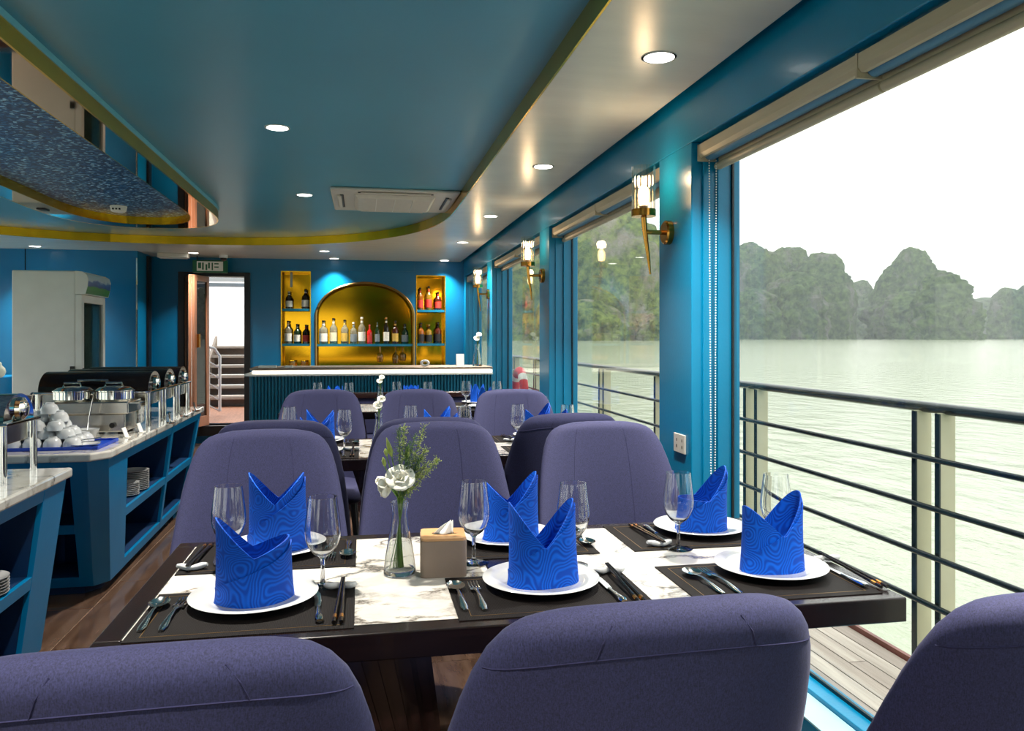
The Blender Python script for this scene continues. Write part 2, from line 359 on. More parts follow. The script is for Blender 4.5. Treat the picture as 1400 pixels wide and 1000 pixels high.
# ------------------------------------------------------------------ mesh helpers
class MB:
    def __init__(s): s.v = []; s.f = []
    def quad(s, a, b, c, d):
        n = len(s.v); s.v += [a, b, c, d]; s.f.append((n, n + 1, n + 2, n + 3)); return s
    def hexa(s, p):   # 8 points: bottom ring ccw then top ring
        n = len(s.v); s.v += [tuple(q) for q in p]
        for f in ((0, 3, 2, 1), (4, 5, 6, 7), (0, 1, 5, 4), (1, 2, 6, 5), (2, 3, 7, 6), (3, 0, 4, 7)):
            s.f.append(tuple(n + i for i in f))
        return s
    def box(s, x0, x1, y0, y1, z0, z1):
        return s.hexa([(x0, y0, z0), (x1, y0, z0), (x1, y1, z0), (x0, y1, z0), (x0, y0, z1), (x1, y0, z1), (x1, y1, z1), (x0, y1, z1)])
    def grid(s, fn, nu, nv, closeu=False, flip=False):
        n = len(s.v)
        cu = nu if closeu else nu + 1
        for j in range(nv + 1):
            for i in range(cu):
                s.v.append(tuple(fn(i / nu, j / nv)))
        for j in range(nv):
            for i in range(nu):
                a = n + j * cu + i; b = n + j * cu + (i + 1) % cu if closeu else n + j * cu + i + 1
                c = b + cu; d = a + cu
                s.f.append((a, d, c, b) if flip else (a, b, c, d))
        return s
    def lathe(s, prof, n=24, c=(0, 0, 0), cap0=True, cap1=True, sx=1, sy=1):
        b = len(s.v)
        for r, z in prof:
            for i in range(n):
                a = 2 * PI * i / n
                s.v.append((c[0] + r * math.cos(a) * sx, c[1] + r * math.sin(a) * sy, c[2] + z))
        for j in range(len(prof) - 1):
            for i in range(n):
                k = (i + 1) % n
                s.f.append((b + j * n + i, b + j * n + k, b + (j + 1) * n + k, b + (j + 1) * n + i))
        if cap0: s.f.append(tuple(b + i for i in range(n))[::-1])
        if cap1: s.f.append(tuple(b + (len(prof) - 1) * n + i for i in range(n)))
        return s
    def tube(s, pts, r, n=8, cap=True, flat=None):
        pts = [Vector(p) for p in pts]
        rs = r if isinstance(r, (list, tuple)) else [r] * len(pts)
        b = len(s.v); up0 = Vector((0, 0, 1))
        for i, p in enumerate(pts):
            t = (pts[min(i + 1, len(pts) - 1)] - pts[max(i - 1, 0)]).normalized()
            u = up0 if abs(t.dot(up0)) < 0.95 else Vector((1, 0, 0))
            a = t.cross(u).normalized(); c = a.cross(t).normalized()
            for k in range(n):
                w = 2 * PI * k / n
                fl = flat if flat else 1.0
                s.v.append(tuple(p + a * math.cos(w) * rs[i] + c * math.sin(w) * rs[i] * fl))
        for j in range(len(pts) - 1):
            for k in range(n):
                q = (k + 1) % n
                s.f.append((b + j * n + k, b + j * n + q, b + (j + 1) * n + q, b + (j + 1) * n + k))
        if cap:
            s.f.append(tuple(b + k for k in range(n))[::-1]); s.f.append(tuple(b + (len(pts) - 1) * n + k for k in range(n)))
        return s
    def prism(s, poly, z0, z1):
        n = len(poly); b = len(s.v)
        for z in (z0, z1):
            for p in poly: s.v.append((p[0], p[1], z))
        for i in range(n):
            k = (i + 1) % n
            s.f.append((b + i, b + k, b + n + k, b + n + i))
        s.f.append(tuple(b + i for i in range(n))[::-1]); s.f.append(tuple(b + n + i for i in range(n)))
        return s
    def sphere(s, c, r, n=10, m=6, sz=1.0):
        return s.lathe([(max(1e-4, r * math.sin(PI * j / m)), -r * sz * math.cos(PI * j / m)) for j in range(m + 1)], n, c)
    def mesh(s, name, material, smooth=False, angle=35):
        me = bpy.data.meshes.new(name)
        me.from_pydata(s.v, [], s.f)
        bm = bmesh.new(); bm.from_mesh(me)
        bmesh.ops.recalc_face_normals(bm, faces=bm.faces)
        bm.to_mesh(me); bm.free()
        me.materials.append(M[material])
        if smooth:
            for p in me.polygons: p.use_smooth = True
            me.set_sharp_from_angle(angle=math.radians(angle))
        return me
    def build(s, name, material, parent=None, smooth=False, angle=35, bevel=0, loc=None):
        o = bpy.data.objects.new(name, s.mesh(name, material, smooth, angle))
        col.objects.link(o)
        if parent: o.parent = parent
        if loc: o.location = loc
        if bevel:
            md = o.modifiers.new('edge_bevel', 'BEVEL'); md.width = bevel; md.segments = 2; md.limit_method = 'ANGLE'; md.angle_limit = math.radians(40)
        return o
def tag(o, label=None, cat=None, group=None, kind=None):
    if label: o['label'] = label
    if cat: o['category'] = cat
    if group: o['group'] = group
    if kind: o['kind'] = kind
    return o
def thing(name, loc, label, cat, rz=0.0, group=None):
    o = bpy.data.objects.new(name, None); o.empty_display_size = 0.1
    col.objects.link(o); o.location = loc; o.rotation_euler = (0, 0, rz)
    return tag(o, label, cat, group)
def copy_tree(o, loc=None, rz=None, label=None, group=None, parent=None):
    c = o.copy(); col.objects.link(c); c.parent = parent
    if loc is not None: c.location = loc
    if rz is not None: c.rotation_euler = (0, 0, rz)
    if label: c['label'] = label
    if group: c['group'] = group
    for ch in o.children: copy_tree(ch, parent=c)
    return c
def structure(o): o['kind'] = 'structure'; return o

# ------------------------------------------------------------------ room shell
XW, XG = 1.30, 1.46           # inner wall plane and glass plane on the window side
XC = -1.75                    # centre line of the cabin
YB = 10.30                    # bar wall
YF = -2.5                     # wall behind the viewer
ZS, ZC = 2.28, 2.36           # soffit and blue ceiling
HEAD, SILL = 2.085, 0.16
WIN = [(-1.55, 0.55), (0.90, 3.01), (3.365, 5.49), (5.80, 8.0), (8.34, 10.12)]

# floor of wood-look tiles
fl = structure(MB().box(-4.8, 1.34, YF, 10.34, -0.12, -0.0025).build('floor', 'grout'))
TW, TL = 0.468, 0.94
tile_me = MB().hexa([(0, 0, -0.0024), (TW - .004, 0, -0.0024), (TW - .004, TL - .004, -0.0024), (0, TL - .004, -0.0024), (0, 0, 0), (TW - .004, 0, 0), (TW - .004, TL - .004, 0), (0, TL - .004, 0)]).mesh('tile', 'floor_tile')
x = -1.27 - 7 * TW
ci = 0
while x < 1.30:
    y = YF + (0.47 if ci % 2 else 0.05) - TL
    while y < 10.3:
        if y >= YF - .02 and x + TW < 1.34 + .01 and y + TL < 10.36:
            o = bpy.data.objects.new('tile', tile_me); col.objects.link(o); o.location = (x, y, 0); o.parent = fl
        y += TL
    x += TW; ci += 1
for (a, b, c, d) in ((-4.8, -1.27 - 7 * TW, YF, 10.34), (-1.27 + 5 * TW, 1.34, YF, 10.34)):
    MB().box(a, b - .002, c, d, -0.0024, 0).build('border_tile', 'floor_tile', fl)

def side_wall(name, x_in, x_out, wins):
    m = MB()
    x0, x1 = min(x_in, x_out), max(x_in, x_out)
    m.box(x0, x1, YF, YB + .1, 0.0, SILL)
    m.box(x0, x1, YF, YB + .1, HEAD, 2.5)
    e = YF
    for a, b in wins:
        m.box(x0, x1, e, a, SILL, HEAD); e = b
    m.box(x0, x1, e, YB + .1, SILL, HEAD)
    return structure(m.build(name, 'blue_paint', smooth=False, bevel=0.004))
side_wall('wall_right', XW, XG + .05, WIN)
side_wall('wall_left', 2 * XC - XW, 2 * XC - XG - .05, WIN)
def window(n, sx, a, b):
    def X(v): return v if sx > 0 else 2 * XC - v
    def bx(m, x0, x1, *r): x0, x1 = sorted((X(x0), X(x1))); m.box(x0, x1, *r)
    m = MB(); t = 0.03
    # stepped frame: jambs, head, sill
    bx(m, XG - .06, XG + .03, a, a + t, SILL, HEAD); bx(m, XG - .06, XG + .03, b - t, b, SILL, HEAD)
    bx(m, XG - .06, XG + .03, a + t, b - t, HEAD - t, HEAD); bx(m, XG - .06, XG + .03, a + t, b - t, SILL, SILL + .02)
    bx(m, XG - .115, XG - .06, a, a + .012, SILL, HEAD); bx(m, XG - .115, XG - .06, b - .012, b, SILL, HEAD)
    w = structure(m.build('window_%d' % n, 'blue_paint', bevel=0.002))
    g = MB()
    bx(g, XG - .004, XG + .004, a + t, a + t + .012, SILL + .02, HEAD - t); bx(g, XG - .004, XG + .004, b - t - .012, b - t, SILL + .02, HEAD - t)
    bx(g, XG - .004, XG + .004, a + t + .012, b - t - .012, HEAD - t - .012, HEAD - t); bx(g, XG - .004, XG + .004, a + t + .012, b - t - .012, SILL + .02, SILL + .032)
    g.build('gasket', 'black_plastic', w)
    p = MB(); bx(p, XG - .003, XG + .003, a + t + .012, b - t - .012, SILL + .032, HEAD - t - .012); p.build('pane', 'window_glass', w)
    s = MB(); bx(s, XW, XG - .062, a + .013, b - .013, SILL, SILL + .006); s.build('window_sill', 'sill_paint', w)
for i, (a, b) in enumerate(WIN): window(i + 1, 1, a, b)
for i, (a, b) in enumerate(WIN): window(i + 6, -1, a, b)

# back wall with niches ---------------------------------------------------
NX = dict(l0=-.995, l1=-.632, a0=-.569, a1=.656, r0=.684, r1=1.062)
ND, NB = 0.20, 0.90            # niche depth and bottom
DX0, DX1, DZ0, DZ1 = -2.20, -1.36, 0.22, 2.10
def back_wall():
    m = MB(); y0, y1 = YB, YB + ND
    def B(x0, x1, z0, z1): m.box(x0, x1, y0, y1, z0, z1)
    B(-2.55, DX0, 0, 2.5); B(DX0, DX1, 0, DZ0); B(DX0, DX1, DZ1, 2.5); B(DX1, NX['l0'], 0, 2.5)
    B(NX['l0'], NX['l1'], 0, NB); B(NX['l0'], NX['l1'], 2.13, 2.5)
    B(NX['l1'], NX['a0'], 0, 2.5); B(NX['a0'], NX['a1'], 0, NB)
    B(NX['a1'], NX['r0'], 0, 2.5); B(NX['r0'], NX['r1'], 0, NB); B(NX['r0'], NX['r1'], 2.10, 2.5); B(NX['r1'], 1.36, 0, 2.5)
    # arch spandrels
    cx = (NX['a0'] + NX['a1']) / 2; hw = (NX['a1'] - NX['a0']) / 2; N = 28
    for i in range(N):
        a0 = PI * i / N; a1 = PI * (i + 1) / N
        xa, xb = cx - hw * math.cos(a0), cx - hw * math.cos(a1)
        za, zb = 1.575 + .42 * math.sin(a0), 1.575 + .42 * math.sin(a1)
        m.hexa([(xa, y0, za), (xb, y0, zb), (xb, y1, zb), (xa, y1, za), (xa, y0, 2.5), (xb, y0, 2.5), (xb, y1, 2.5), (xa, y1, 2.5)])
    m.box(-1.25, 1.36, y1 + .012, y1 + .05, 0, 2.5)
    w = structure(m.build('wall_back', 'blue_paint_deep'))
    g = MB().box(NX['l0'] - .02, NX['r1'] + .02, y1 + .001, y1 + .011, NB - .05, 2.2)
    g.build('mirror_panel', 'gold_mirror', w)
    for i, (x0, x1, zs) in enumerate(((NX['l0'], NX['l1'], (1.22, 1.66)), (NX['a0'], NX['a1'], (1.215,)), (NX['r0'], NX['r1'], (1.22, 1.655)))):
        for z in zs:
            MB().box(x0 + .001, x1 - .001, y0 + .004, y1 - .002, z - .028, z).build('shelf', 'bar_blue', w)
        if i != 1:
            zt = 2.13 if i == 0 else 2.10
            e = MB(); e.box(x0, x0 + .012, y0 - .006, y0 + .18, NB, zt); e.box(x1 - .012, x1, y0 - .006, y0 + .18, NB, zt); e.box(x0 + .012, x1 - .012, y0 - .006, y0 + .18, zt - .012, zt)
            e.build('niche_lining', 'gold_trim', w)
    # arch edging
    e = MB(); pts = [(cx - hw, y0 - .004, NB), (cx - hw, y0 - .004, 1.575)] + [(cx - hw * math.cos(PI * i / 36), y0 - .004, 1.575 + .42 * math.sin(PI * i / 36)) for i in range(37)] + [(cx + hw, y0 - .004, 1.575), (cx + hw, y0 - .004, NB)]
    e.tube(pts, 0.014, 6); e.build('arch_edging', 'brass_edge', w, smooth=True)
    # panel joint
    p = MB().box(-.66, .675, YB - .006, YB, 2.145, 2.155); p.box(.665, .675, YB - .006, YB, 2.155, 2.26); p.build('panel_joint', 'blue_paint_deep', w)
    return w
back_wall()
# block wall beside the door (cabin behind)
structure(MB().box(2 * XC - XW, -2.50, 9.65, YB + .2, 0, 2.5).build('wall_block', 'blue_paint_deep', bevel=0.006))
tr = MB().box(-2.497, -2.47, 10.02, 10.14, 0, 2.26); structure(tr.build('trim_1', 'black_frame'))
structure(MB().box(-2.512, -2.496, 9.636, 9.652, 0.1, 2.2).build('trim_2', 'chrome'))
structure(MB().box(-3.662, -3.655, 9.644, 9.651, 0, 2.28).build('trim_3', 'dark_gap'))
# wall behind the viewer; its wide glazed opening is unseen, added to admit daylight
m = MB(); m.box(-4.8, -3.2, YF - .12, YF, 0, 2.5); m.box(-0.3, 1.5, YF - .12, YF, 0, 2.5); m.box(-3.2, -.3, YF - .12, YF, 2.05, 2.5); m.box(-3.2, -.3, YF - .12, YF, 0, .1)
wf = structure(m.build('wall_front', 'blue_paint'))
MB().box(-3.2, -.3, YF - .065, YF - .055, .1, 2.05).build('pane', 'window_glass', wf)

# ceiling ----------------------------------------------------------------
ce = structure(MB().box(-4.85, 1.5, YF - .1, YB + .05, ZC, ZC + .14).build('ceiling', 'ceiling_blue'))
TRA, TY0, TB = 2.46, 6.05, 2.80   # tray half width, start of the rounded end, length of the rounded end
def tray_x(y):
    if y <= TY0: return TRA
    t = min(1.0, (y - TY0) / TB)
    return TRA * max(0.0, 1 - t ** 2.35) ** (1 / 2.35)
ys = [YF - .1] + [TY0 * k / 6 for k in range(7)] + [TY0 + TB * math.sin(PI / 2 * k / 26) for k in range(1, 27)]
sf = MB()
def prof_quad(m, xa0, xa1, xb0, xb1, ya, yb, z0, z1):
    m.hexa([(xa0, ya, z0), (xa1, ya, z0), (xb1, yb, z0), (xb0, yb, z0), (xa0, ya, z1), (xa1, ya, z1), (xb1, yb, z1), (xb0, yb, z1)])
XS = 1.256
for ya, yb in zip(ys[:-1], ys[1:]):
    wa, wb = tray_x(ya), tray_x(yb)
    prof_quad(sf, XC + wa, XS, XC + wb, XS, ya, yb, ZS, ZS + .03)
    prof_quad(sf, 2 * XC - XS, XC - wa, 2 * XC - XS, XC - wb, ya, yb, ZS, ZS + .03)
sf.box(2 * XC - XS, XS, TY0 + TB, YB - .001, ZS, ZS + .03)
so = structure(sf.build('ceiling_soffit', 'soffit_cream'))
out = [(XC + tray_x(y), y) for y in ys] + [(XC - tray_x(y), y) for y in reversed(ys[:-1])]
def band(m, poly, z0, z1, th=0.006, closed=False):
    n = len(poly); rng = range(n if closed else n - 1)
    for i in rng:
        a, b = Vector(poly[i]), Vector(poly[(i + 1) % n])
        d = (b - a)
        if d.length < 1e-5: continue
        nn = Vector((-d.y, d.x)).normalized() * th
        m.hexa([(a.x, a.y, z0), (b.x, b.y, z0), (b.x + nn.x, b.y + nn.y, z0), (a.x + nn.x, a.y + nn.y, z0),
                (a.x, a.y, z1), (b.x, b.y, z1), (b.x + nn.x, b.y + nn.y, z1), (a.x + nn.x, a.y + nn.y, z1)])
    return m
structure(band(MB(), out, ZS - .004, ZC - .001, .008).build('trim_4', 'gold_trim', smooth=True))
# oval feature: gold ring, mirrored underside, mosaic inside
def stadium(hw, yend, p=2.6, n=22, y0=-1.9, ln=1.0):
    r = [(XCR + hw, y0), (XCR + hw, yend - ln)]
    for k in range(1, n):
        a = PI * k / n
        cxx, sy = math.cos(a), math.sin(a)
        r.append((XCR + hw * math.copysign(abs(cxx) ** (2 / p), cxx), yend - ln + ln * abs(sy) ** (2 / p)))
    r += [(XCR - hw, yend - ln), (XCR - hw, y0)]
    return r
XCR = -1.79
outer, inner = stadium(.65, 7.5), stadium(.47, 7.28)
def ring_face(m, A, B, z):
    n = len(A)
    for i in range(n):
        k = (i + 1) % n
        m.quad((A[i][0], A[i][1], z), (A[k][0], A[k][1], z), (B[k][0], B[k][1], z), (B[i][0], B[i][1], z))
    return m
rg = structure(band(MB(), outer, 2.265, 2.334, .01, True).build('ceiling_feature', 'gold_trim', smooth=True))
band(MB(), stadium(.655, 7.505), 2.334, ZC - .0005, .016, True).build('upper_band', 'painted_daylit_blue', rg, smooth=True)
ring_face(MB(), outer, inner, 2.2655).build('mirror_rim', 'bronze_mirror', rg)
band(MB(), inner, 2.266, 2.335, .008, True).build('inner_band', 'gold_trim', rg, smooth=True)
mo = MB(); mo.v = [(p[0], p[1], 2.33) for p in inner]; mo.f = [tuple(range(len(inner)))[::-1]]
mo.v += [(p[0], p[1], 2.345) for p in inner]; n_ = len(inner); mo.f.append(tuple(range(n_, 2 * n_)))
mo.build('mosaic_panel', 'mosaic_blue', rg)

# ------------------------------------------------------------------ outside: deck, railing, sea, islands
dk = structure(MB().box(XG + .055, 2.16, -3, 13, -0.16, -0.024).build('deck', 'dark_gap'))
pw = 0.079; px0 = XG + .06
for k in range(8):
    y = -3.0 - random.uniform(0, 1.2)
    while y < 12.5:
        L = random.choice((1.6, 1.9, 2.2))
        a, b = max(y, -3), min(y + L, 13)
        if b - a > .1:
            o = MB().box(0, pw - .006, 0, b - a - .005, -0.022, 0).build('plank', 'deck_plank', dk); o.location = (px0 + k * pw, a, 0)
        y += L
MB().box(px0 + 8 * pw, 2.17, -3, 13, -0.14, 0.02).build('deck_edge', 'hull_edge', dk)
sea = MB(); sea.box(-6000, 6000, -3000, 6000, -1.8, -1.3)
sea = tag(sea.build('sea_water', 'sea_water'), 'pale green rippled sea water reaching to the islands', 'sea', kind='stuff')
hullb = structure(MB().box(-5.7, 2.16, -3, 13, -1.25, -.17).build('hull', 'white_paint'))
dkl = structure(MB().box(-5.66, -4.97, -3, 13, -.16, 0).build('deck_side', 'deck_plank'))

RX = 2.09
rl = thing('deck_railing', (RX, 5, 0), 'dark steel deck railing with five bars and paired plate posts', 'railing')
rz = [(1.035, .026), (.852, .011), (.672, .011), (.493, .011), (.313, .011)]
for i, (z, r) in enumerate(rz):
    MB().tube([(-.034 if i else .02, -7.5, z), (-.034 if i else .02, 7.5, z)], r, 12, flat=(.8 if i == 0 else 1)).build('top_rail' if i == 0 else 'rail', 'rail_dark', rl, smooth=True)
post_me = MB().box(-.004, .002, -.012, .012, 0.02, 1.02).mesh('post', 'rail_dark')
plate_me = MB().box(.003, .066, -.008, .008, 0.02, 1.022).mesh('plate', 'rail_pale')
for k in range(-2, 7):
    for dy in (0, .125):
        yy = 2.575 + 1.372 * k + dy - 5
        if abs(yy) > 7.3: continue
        p = bpy.data.objects.new('post', post_me); col.objects.link(p); p.parent = rl; p.location = (-.02, yy, 0)
        q = bpy.data.objects.new('plate', plate_me); col.objects.link(q); q.parent = p; q.location = (0.0, 0, 0)
lb = thing('lifebuoy', (1.983, 10.0, .57), 'red and white ring lifebuoy hung on the deck railing', 'lifebuoy')
m = MB(); m.grid(lambda u, v: (.055 * math.cos(2 * PI * v), (.30 + .055 * math.sin(2 * PI * v)) * math.cos(2 * PI * u), (.30 + .055 * math.sin(2 * PI * v)) * math.sin(2 * PI * u)), 36, 12, closeu=True)
m.build('ring', 'buoy_red', lb, smooth=True)
for k in range(4):
    a0 = PI / 4 + k * PI / 2
    m = MB(); m.grid(lambda u, v: (.058 * math.cos(2 * PI * v), (.30 + .058 * math.sin(2 * PI * v)) * math.cos(a0 + .3 * (u - .5)), (.30 + .058 * math.sin(2 * PI * v)) * math.sin(a0 + .3 * (u - .5))), 5, 12)
    m.build('band', 'white_paint', lb, smooth=True)

def pix_dir(px, py):
    u = (px - 700) / 1089; v = (461.5 - py) / 1089
    s, c = math.sin(THETA), math.cos(THETA)
    return s + u * c, c - u * s, v
def island(label, domes, material, seed, group, dist_label=None, rough=1.0):
    # domes: (px of centre, py of top, half width in px, distance, shoulder power); each stands as a tower at its own distance
    m = MB(); xs = []
    for (px, py, hwp, D, pw_) in domes:
        a, b, c = pix_dir(px, py); X, Y, H = a * D, b * D, c * D + 2.6; R = hwp / 1089 * D
        nz, na = 56, 150
        def fn(u, v, X=X, Y=Y, H=H, R=R, pw_=pw_, py=py):
            t = math.sin(v * PI / 2) if v < 1 else 1.0
            r = R * max(0.0, 1 - t ** pw_) ** (1 / 1.9)
            ang = 2 * PI * u
            q = Vector((math.cos(ang) * r, math.sin(ang) * r, t * H))
            e = Vector((X * .7 + q.x, Y * .7 + q.y, q.z))
            n1 = noise.fractal(e * (2.4 / max(R, 20)) + Vector((seed, 0, 0)), 1.0, 2.0, 5)
            n2 = noise.fractal(Vector((e.x * .2, e.y * .2, e.z * .09)) + Vector((0, seed, 0)), 1.0, 2.0, 4)
            k = 1 + (.15 if py < 362 else .30) * n1 * rough
            dz = (n1 * .035 * H + n2 * .012 * H) * min(1, t * 2.0) * rough
            jr = (1 + n2 * .03)
            return (X + q.x * k * jr, Y + q.y * k * jr, q.z + dz - 1.45)
        m.grid(fn, na, nz, closeu=True)
    o = m.build('limestone_island', material, smooth=True, angle=60)
    return tag(o, label, 'island', group)
G_ISL = 'limestone islands across the water'
island('tall near limestone cliff island with green slopes seen behind the wall lamps', [(838, 283, 84, 700, 2.6), (740, 268, 110, 730, 2.6), (640, 290, 100, 780, 2.6), (900, 420, 45, 660, 2.4), (800, 410, 60, 640, 2.4)], 'karst_near', 3.1, G_ISL)
island('broad flat-topped limestone island with several rounded summits', [(1022, 334, 58, 1080, 4.2), (1078, 338, 46, 1110, 4.0), (1124, 346, 42, 1060, 4.0), (960, 352, 60, 1150, 4.0), (1085, 372, 44, 980, 3.2), (1030, 395, 40, 960, 3.0)], 'karst_far', 11.7, G_ISL)
island('small rounded limestone knoll in the gap between two larger islands', [(1178, 382, 22, 1400, 3.0), (1186, 420, 40, 1380, 2.6)], 'karst_far', 5.3, G_ISL)
island('steep single limestone peak with a leaning crown', [(1248, 339, 33, 1080, 4.0), (1228, 360, 38, 1090, 2.8), (1240, 398, 54, 1040, 2.6)], 'karst_far', 17.9, G_ISL)
island('round-shouldered limestone hump adjoining the steep peak', [(1288, 371, 36, 880, 3.4), (1304, 396, 36, 880, 2.6)], 'karst_far', 23.4, G_ISL)
island('low wooded limestone ridge beyond the round-shouldered hump', [(1345, 407, 50, 1560, 3.4), (1395, 415, 60, 1560, 3.0)], 'karst_far', 31.2, G_ISL)
island('rounded twin limestone hill next to the low wooded ridge', [(1376, 393, 22, 1120, 3.4), (1415, 384, 34, 1150, 3.4), (1480, 372, 60, 1200, 3.2), (1560, 392, 70, 1250, 3.2)], 'karst_far', 41.8, G_ISL)

# thin sea haze over the bay, starting well off the boat
def haze():
    m, nt, out = newmat('sea_haze')
    v = nt.nodes.new('ShaderNodeVolumeScatter'); v.inputs['Color'].default_value = (0.9, 0.95, 1, 1); v.inputs['Density'].default_value = HAZE
    nt.links.new(v.outputs[0], out.inputs['Volume'])
    return tag(MB().box(-500, 2400, 120, 2000, -1.29, 230).build('sea_haze', 'sea_haze'), 'thin white haze hanging over the bay and islands', 'haze', kind='stuff')
HAZE = 0.0003
haze()
# aft deck seen through the door
ad = structure(MB().box(-4.0, 0.4, YB + ND + .06, 15.5, -.1, .22).build('aft_deck', 'deck_brown'))
st = thing('deck_stairs', (-1.75, 12.9, .22), 'grey wooden deck stairs outside the open door', 'stairs')
for k in range(6):
    MB().box(-.72, .72, .25 * k, .25 * k + .28, .155 * (k + 1) - .035, .155 * (k + 1)).build('tread', 'step_grey', st)
    MB().box(-.70, .70, .25 * k + .25, .25 * k + .27, .155 * k, .155 * (k + 1) - .035).build('riser', 'step_grey', st)
for sx in (-1, 1):
    m = MB(); m.hexa([(sx * .73 - .02, -.05, 0), (sx * .73 + .02, -.05, 0), (sx * .73 + .02, 1.6, 0), (sx * .73 - .02, 1.6, 0), (sx * .73 - .02, -.05, .2), (sx * .73 + .02, -.05, .2), (sx * .73 + .02, 1.6, 1.1), (sx * .73 - .02, 1.6, 1.1)])
    m.build('stringer', 'step_grey', st)
sr = thing('stair_handrail', (-2.02, 11.5, .22), 'white tubular handrail with slanting bars beside the deck stairs', 'handrail')
MB().tube([(-.05, 0, .95), (.02, .02, .93), (.09, .05, .82), (.09, .05, .06)], .02, 8).build('top_rail', 'white_paint', sr, smooth=True)
MB().tube([(-.05, 0, 0), (-.05, 0, .95)], .02, 8).build('post', 'white_paint', sr, smooth=True)
for k in range(5):
    MB().tube([(-.05, 0, .75 - .15 * k), (.09, .05, .66 - .15 * k)], .012, 6).build('bar', 'white_paint', sr, smooth=True)
ca = thing('deck_canopy', (-1.75, 10.9, 2.02), 'pale slatted canopy edge above the doorway outside', 'canopy')
for k in range(3):
    MB().box(-.9, .9, k * .1, k * .1 + .05, .075 * k - .06, .075 * k - .01).build('slat', 'white_paint', ca)
for sx in (-.88, .85):
    MB().box(sx, sx + .03, -.40, .3, -.08, .2).build('bracket', 'white_paint', ca)

# door -------------------------------------------------------------------
m = MB(); f = .07
m.box(DX0, DX0 + f, YB - .03, YB + ND - .01, DZ0, DZ1); m.box(DX1 - f, DX1, YB - .03, YB + ND - .01, DZ0, DZ1); m.box(DX0 + f, DX1 - f, YB - .03, YB + ND - .01, DZ1 - .05, DZ1); m.box(DX0, DX1, YB - .10, YB + ND - .01, DZ0 - .12, DZ0)
d1 = structure(m.build('door_1', 'black_frame', bevel=.003))
def leaf(x0, y0, x1, y1, nm='door_leaf'):
    e = thing_part(nm, d1)
    L = math.hypot(x1 - x0, y1 - y0); a = math.atan2(y1 - y0, x1 - x0)
    g = MB(); z0, z1 = DZ0 + .005, DZ1 - .055
    g.box(0, .06, -.018, .018, z0, z1); g.box(L - .06, L, -.018, .018, z0, z1); g.box(.06, L - .06, -.018, .018, z1 - .07, z1); g.box(.06, L - .06, -.018, .018, z0, z0 + .12)
    o = g.build(nm, 'brown_wood', d1, bevel=.003); o.location = (x0, y0, 0); o.rotation_euler = (0, 0, a)
    p = MB().box(.06, L - .06, -.004, .004, z0 + .12, z1 - .07).build('pane', 'door_glass', o)
    return o
def thing_part(nm, p): return None
lf1 = leaf(DX0 + .08, YB + .03, DX0 + .20, YB - .34)
lf2 = leaf(DX0 + .235, YB - .34, DX0 + .335, YB + .03)
MB().box(.055, .085, -.05, -.018, 1.18, 1.34).build('handle', 'brass', lf2)

# ------------------------------------------------------------------ ceiling fittings
def downlight(x, y, z, label, w=DOWNLIGHT_W):
    t = thing('downlight', (x, y, z), label, 'downlight', group='recessed ceiling downlights')
    m = MB(); m.lathe([(.062, -.003), (.063, -.001), (.062, 0), (.053, 0), (.053, -.003)], 28, cap0=False, cap1=False)
    m.build('trim_ring', 'white_paint', t, smooth=True)
    MB().lathe([(.0525, -.004), (.0525, -.001)], 28).build('lens', 'lamp_disc', t)
    l = bpy.data.lights.new('downlight_lamp', 'AREA'); l.shape = 'DISK'; l.size = .085; l.energy = w; l.spread = math.radians(95); l.color = (1, .93, .82)
    lo = bpy.data.objects.new('downlight_lamp', l); col.objects.link(lo); lo.parent = t; lo.location = (0, 0, -.008)
    return t
blue_where = {.25: 'above the viewer end of the aisle', 2.2: 'in blue ceiling beside the mosaic feature', 4.17: 'in blue ceiling midway along the aisle', 6.1: 'in blue ceiling next to the air conditioner'}
for y in (.25, 2.2, 4.17, 6.1):
    downlight(-.42, y, ZC, 'round white downlight ' + blue_where[y])
    downlight(2 * XC + .42, y, ZC, 'round white downlight in blue ceiling over the far side of the cabin')
soff_where = ['over the seats behind the first table', 'over the tissue-box table by the window', 'above the first wall lamp', 'over the middle table by the window', 'over the bar-end table by the window', 'over the window end of the bar']
for i, y in enumerate((-1.0, .8, 2.64, 4.45, 6.35, 8.16)):
    downlight(1.02, y, ZS, 'round downlight in cream soffit ' + soff_where[i])
    downlight(2 * XC - 1.02, y, ZS, 'round downlight in cream soffit along the opposite windows')
downlight(-.42, 9.28, ZS, 'round downlight in cream soffit in front of the bar wall', 18)
downlight(-.34, 10.12, ZS, 'round downlight in cream soffit right above the arched niche', 13)
downlight(1.03, 10.12, ZS, 'round downlight in cream soffit above the right bottle niche', 13)
downlight(-1.92, 9.75, ZS, 'round downlight in cream soffit before the open door', 11)
downlight(-3.45, 9.35, ZS, 'round downlight in cream soffit over the fridge corner', 15)

